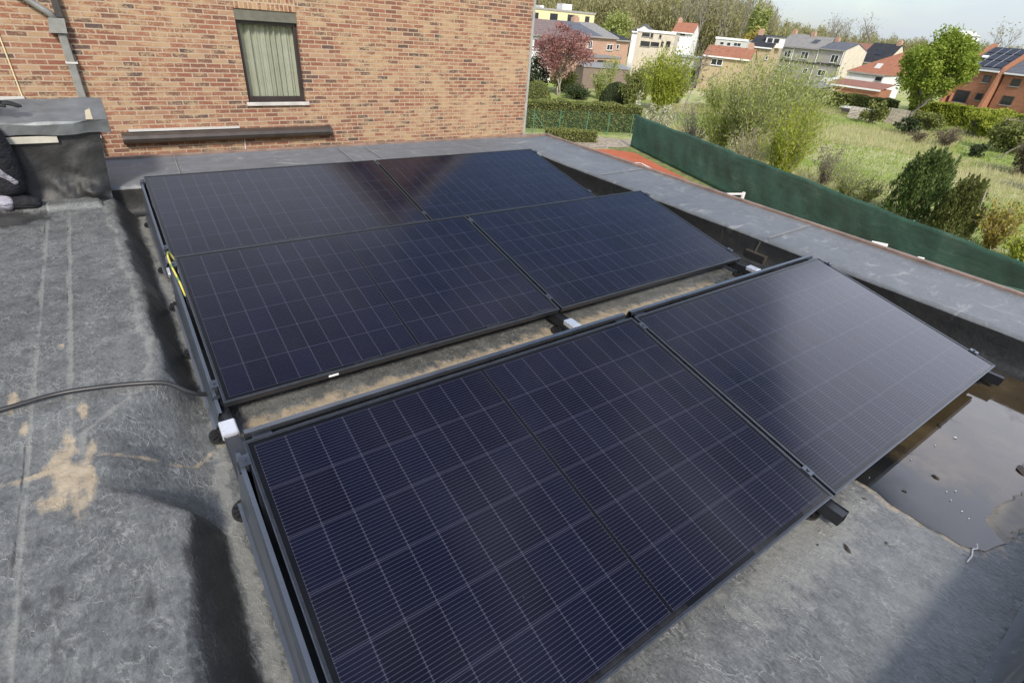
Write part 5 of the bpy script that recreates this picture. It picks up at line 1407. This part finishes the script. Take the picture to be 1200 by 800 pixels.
# ------------------------------------------------------------------ the wood on the skyline
rg = np.random.default_rng(60)
segs, P = [], []
def wood_tree(x, y, H):
    segs.append(((x, y, G), (x + rg.normal(0, .3), y + rg.normal(0, .3), G + H * .8), .16, .05))
    nb = 16
    for i in range(nb):
        u = rg.uniform(.2, .95); p = np.array([x, y, G + H * u * .9]); a = rg.uniform(0, 6.28); l = H * .22 * (1.15 - u) + .6
        q = p + np.array([math.cos(a) * l * .6, math.sin(a) * l * .6, l * rg.uniform(.5, 1.1)])
        segs.append((p, q, .05, .015))
        for _ in range(2):
            q2 = p + (q - p) * rg.uniform(.4, .9); segs.append((q2, q2 + rg.normal(0, .4, 3) + np.array([0, 0, .7]), .025, .01))
        P.append(q + rg.normal(0, .5, (12, 3)) * np.array([1, 1, 1.5]))
    P.append(np.array([x, y, G + H * .3]) + rg.normal(0, 1, (26, 3)) * np.array([1.6, 1.6, H * .2]))
def skyh(az_):  # tree height by direction (degrees east of north)
    return np.interp(az_, [20, 38, 45, 52, 57, 60, 64, 70, 76, 90], [13, 13, 13.6, 14.2, 13.4, 10.8, 9.8, 9.8, 9.4, 9])
for i in range(820):
    az_ = rg.uniform(27, 82); dist = rg.uniform(135, 185) if az_ < 58 else rg.uniform(200, 280)
    if az_ < 46: dist = rg.uniform(122, 170)
    H = skyh(az_) * rg.uniform(.74, 1.06) * (1.0 if az_ < 58 else .98) * dist / (155 if az_ < 58 else 240) ** 1.0
    H = min(max(H, 6), 17) if az_ < 58 else min(max(H, 6), 12.5)
    wood_tree(math.sin(R(az_)) * dist, math.cos(R(az_)) * dist, H)
P = np.concatenate(P); P[:, 2] = np.maximum(P[:, 2], G + .3)
Vw = quads(rg, P, .50, .26, np.tile([[0, 0, 1.]], (len(P), 1)), .55)
Vs, Fs = sticks(segs, 3)
F4 = np.arange(len(Vw)).reshape(-1, 4)
me_o = mesh_np('woodland', np.concatenate([Vw, Vs]), np.concatenate([F4, Fs + len(Vw)]), LM['wood'])
tag(me_o, 'bare brown and olive spring woodland along the skyline', kind='stuff')

sk = 'single trees on the skyline'
leaf_tree('poplar_tree', 100.4, 65.3, 12.2, 4.6, LM['willow_grey'], M['bark_grey'], 'tall slim pale poplar rising above the wood left of the grey row', 'tree', sk, 2600, .26, 61, cb=.12, k=40, trunk_r=.16, sub=.3)
leaf_tree('willow_tree', 88.0, 57.0, 7.2, 5.5, LM['gold'], M['bark_grey'], 'yellow flowering round tree behind the black roofed house', 'tree', sk, 3000, .2, 62, cb=.1, k=30, trunk_r=.14)
leaf_tree('birch_tree', 84.0, 85.0, 9.0, 7.0, LM['willow_grey'], M['bark_grey'], 'pale green tree at the wood edge behind the terrace', 'tree', sk, 3000, .22, 63, cb=.05, k=36, trunk_r=.15)
for i, (x, y, H, lab) in enumerate(((135.0, 60.0, 12.4, 'large bare branched tree on the skyline above the black roof'), (131.0, 66.0, 11.2, 'slighter bare tree on the skyline left of the large bare one'), (169, 86, 12.3, 'distant bare tree on the skyline above the grey row'), (143, 41.0, 12.0, 'bare tree on the skyline above the orange house'), (150, 33.0, 11.6, 'bare tree on the skyline at the far right edge'))):
    bare_tree('bare_tree', x, y, H, lab, 70 + i, LM['wood'], 160, .16, 5, .42, .17, .28, M['bark_grey'], 'tree', sk)
for i, (az_, d_) in enumerate(((50.5, 128), (52.3, 132), (54.0, 126), (55.6, 130), (57.0, 134))):
    bare_tree('bare_tree', math.sin(R(az_)) * d_, math.cos(R(az_)) * d_, 13.6 + .5 * math.sin(i * 3), 'bare tree standing above the wood, %s of five left of the poplar' % ('first', 'second', 'third', 'fourth', 'last')[i], 80 + i, LM['wood'], 160, .16, 5, .4, .16, .32, M['bark_grey'], 'tree', sk)

# ------------------------------------------------------------------ person seated on the coping (one leg in the frame)
def skin(name, joints, edges, radii, mat, parent, off, sub=2, root=0):
    me = bpy.data.meshes.new(name); me.from_pydata([Vector(j) - Vector(off) for j in joints], edges, [])
    o = bpy.data.objects.new(name, me); COL.objects.link(o)
    m1 = o.modifiers.new('skin', 'SKIN')
    for v, r in zip(me.skin_vertices[0].data, radii): v.radius = (r, r) if not isinstance(r, tuple) else r
    me.skin_vertices[0].data[root].use_root = True
    m2 = o.modifiers.new('sub', 'SUBSURF'); m2.levels = sub; m2.render_levels = sub
    dg = bpy.context.evaluated_depsgraph_get(); ev = o.evaluated_get(dg)
    new = bpy.data.meshes.new_from_object(ev); o.modifiers.clear(); o.data = new
    new.polygons.foreach_set('use_smooth', [True] * len(new.polygons))
    new.materials.clear(); new.materials.append(mat)
    o.parent = parent; return o
PO = (-1.12, 4.62, ZD)
PE = thing('person', PO, 'person in black work clothes with grey patches sitting on the metal coping', 'person')
skm = plain('skin_tone', (.45, .28, .21), .6, var=.05)
def cloth(name, col, sc):
    n = NT(name); P_ = n.coord()
    f = n.noise(n.mapping(P_, (1, 1, 2.2), (.3, .5, 0)), sc, 4, .6, dist=1.2)
    c = n.ramp(n.noise(P_, 14, 5, .65), [(.3, tuple(c * .6 for c in col)), (.7, tuple(c * 1.5 for c in col))])
    return n.done(c, .8, n.bump(n.math('ADD', f, n.math('MULTIPLY', n.noise(P_, 400, 2), .05)), 1., .03), spec=.3)
blk = cloth('black_workwear', (.014, .014, .017), 11)
gry = cloth('grey_workwear', (.24, .23, .265), 13)
# joints: pelvis, chest, neck, head / arms / legs
pel = (-1.12, 4.66, .72); lum = (-1.13, 4.66, .88); che = (-1.10, 4.64, 1.08); nec = (-1.07, 4.62, 1.24); hd0 = (-1.05, 4.61, 1.32); hd1 = (-1.03, 4.60, 1.44)
body = [pel, lum, che, nec, hd0, hd1,
        (-1.06, 4.46, 1.16), (-.92, 4.40, .92), (-.72, 4.53, .735), (-.66, 4.55, .69),          # near arm: shoulder, elbow, wrist, palm
        (-1.12, 4.82, 1.16), (-1.0, 4.92, .92), (-.86, 4.88, .74), (-.80, 4.86, .71),
        (-1.05, 4.57, .70), (-.80, 4.42, .60), (-.765, 4.40, .17), (-.775, 4.39, .105),             # near leg: hip, knee, ankle, heel
        (-.64, 4.385, .085),
        (-1.05, 4.75, .70), (-1.0, 4.40, .63), (-1.0, 4.36, .17), (-1.0, 4.36, .11), (-.86, 4.33, .09)]
ed = [(0, 1), (1, 2), (2, 3), (3, 4), (4, 5), (2, 6), (6, 7), (7, 8), (8, 9), (2, 10), (10, 11), (11, 12), (12, 13), (0, 14), (14, 15), (15, 16), (16, 17), (17, 18), (0, 19), (19, 20), (20, 21), (21, 22), (22, 23)]
ra = [.135, .13, .15, .055, .085, .09, .06, .045, .03, .032, .06, .045, .03, .032, .085, .062, .042, .035, .03, .085, .062, .042, .035, .03]
skin('body', body, ed, ra, skm, PE, PO)
skin('trousers', [pel, (-1.05, 4.57, .70), (-.79, 4.42, .585), (-.765, 4.405, .40), (-.76, 4.385, .24), (-.765, 4.375, .145), (-1.05, 4.75, .70), (-1.0, 4.40, .63), (-1.0, 4.38, .4), (-1.0, 4.36, .16)], [(0, 1), (1, 2), (2, 3), (3, 4), (4, 5), (0, 6), (6, 7), (7, 8), (8, 9)], [.155, .115, .108, .115, .098, .094, .115, .088, .085, .085], blk, PE, PO)
skin('jacket', [(-1.12, 4.66, .74), lum, che, (-1.07, 4.62, 1.21), (-1.06, 4.46, 1.16), (-.92, 4.40, .92), (-.69, 4.535, .735), (-1.12, 4.82, 1.16), (-1.0, 4.92, .92), (-.87, 4.885, .75)], [(0, 1), (1, 2), (2, 3), (2, 4), (4, 5), (5, 6), (2, 7), (7, 8), (8, 9)], [.165, .16, .175, .08, .085, .075, .058, .085, .07, .05], blk, PE, PO)
# shoes: black upper, grey heel side
for k, (hx, hy, z) in enumerate(((-.82, 4.36, .05), (-1.10, 4.34, .05))):
    sh = skin('shoe', [(hx, hy, z + .07), (hx + .07, hy, z + .064), (hx + .15, hy - .004, z + .052), (hx + .205, hy - .006, z + .047)], [(0, 1), (1, 2), (2, 3)], [(.05, .062), (.05, .058), (.05, .044), (.046, .038)], blk, PE, PO)
    sm_ = skin('heel_patch', [(hx - .03, hy - .012, z + .075), (hx + .03, hy - .016, z + .066), (hx + .06, hy - .014, z + .054)], [(0, 1), (1, 2)], [(.046, .058), (.05, .060), (.046, .046)], gry, PE, PO)
# grey stripe down the shin
skin('sock', [(-.775, 4.385, .22), (-.775, 4.37, .10)], [(0, 1)], [.05, .05], blk, PE, PO, 1)
skin('shin_stripe', [(-.86, 4.325, .56), (-.82, 4.302, .42), (-.765, 4.30, .31), (-.70, 4.312, .24)], [(0, 1), (1, 2), (2, 3)], [(.012, .02), (.012, .03), (.012, .035), (.012, .024)], gry, PE, PO)
# gloved hands: palm and five bent fingers each
gv = plain('black_glove', (.012, .012, .013), .7, var=.3, scale=20)
for sgn, wr, (px, py, pz) in ((1, (-.72, 4.53, .745), (-.655, 4.55, .695)), (-1, (-.86, 4.88, .74), (-.80, 4.86, .715))):
    jt = [wr, (px - .02, py, pz + .012), (px + .015, py, pz)]; e_ = [(0, 1), (1, 2)]; rr = [.032, (.038, .02), (.04, .017)]
    skin('glove', jt, e_, rr, gv, PE, PO)
    for f in range(4):
        oy = (f - 1.5) * .021; l = (.062, .074, .07, .055)[f]
        skin('finger', [(px + .005, py + oy, pz), (px + .03, py + oy * 1.05, pz + .004), (px + .03 + l * .5, py + oy * 1.1, pz - .004), (px + .03 + l, py + oy * 1.12, pz - .02)], [(0, 1), (1, 2), (2, 3)], [.011, .0105, .0098, .0088], gv, PE, PO, 1)
    skin('thumb', [(px - .025, py - sgn * .025, pz + .003), (px - .0, py - sgn * .052, pz - .002), (px + .03, py - sgn * .062, pz - .012)], [(0, 1), (1, 2)], [.013, .012, .0095], gv, PE, PO, 1)
# face and hair
hb = MB(); bmesh.ops.create_uvsphere(hb.bm, u_segments=24, v_segments=14, radius=1)
for v in hb.bm.verts: v.co = Vector((v.co.x * .098 - 1.05, v.co.y * .085 + 4.605, max(v.co.z, -.25 - (.5 if v.co.x < -.2 else 0)) * .112 + 1.435)) if True else v.co
hb.build('hair', plain('dark_hair', (.03, .022, .016), .8), PE, PO, True)
b = MB(); b.prism([(-.945, 4.592, 1.385), (-.945, 4.618, 1.385), (-.955, 4.607, 1.43), (-.955, 4.603, 1.43)], (.022, 0, -.004)); b.build('nose', skm, PE, PO)
for sy in (-1, 1):
    b = MB(); bmesh.ops.create_uvsphere(b.bm, u_segments=10, v_segments=8, radius=.011)
    for v in b.bm.verts: v.co += Vector((-.952, 4.605 + sy * .03, 1.42))
    b.build('eye', M['white_paint'], PE, PO)
    b = MB(); b.box(-1.06, -1.03, 4.605 + sy * .085 - .008, 4.605 + sy * .085 + .008, 1.37, 1.43, .006); b.build('ear', skm, PE, PO)
b = MB(); b.box(-.962, -.945, 4.585, 4.625, 1.352, 1.360, .003); b.build('mouth', plain('lip', (.35, .16, .13), .5), PE, PO)
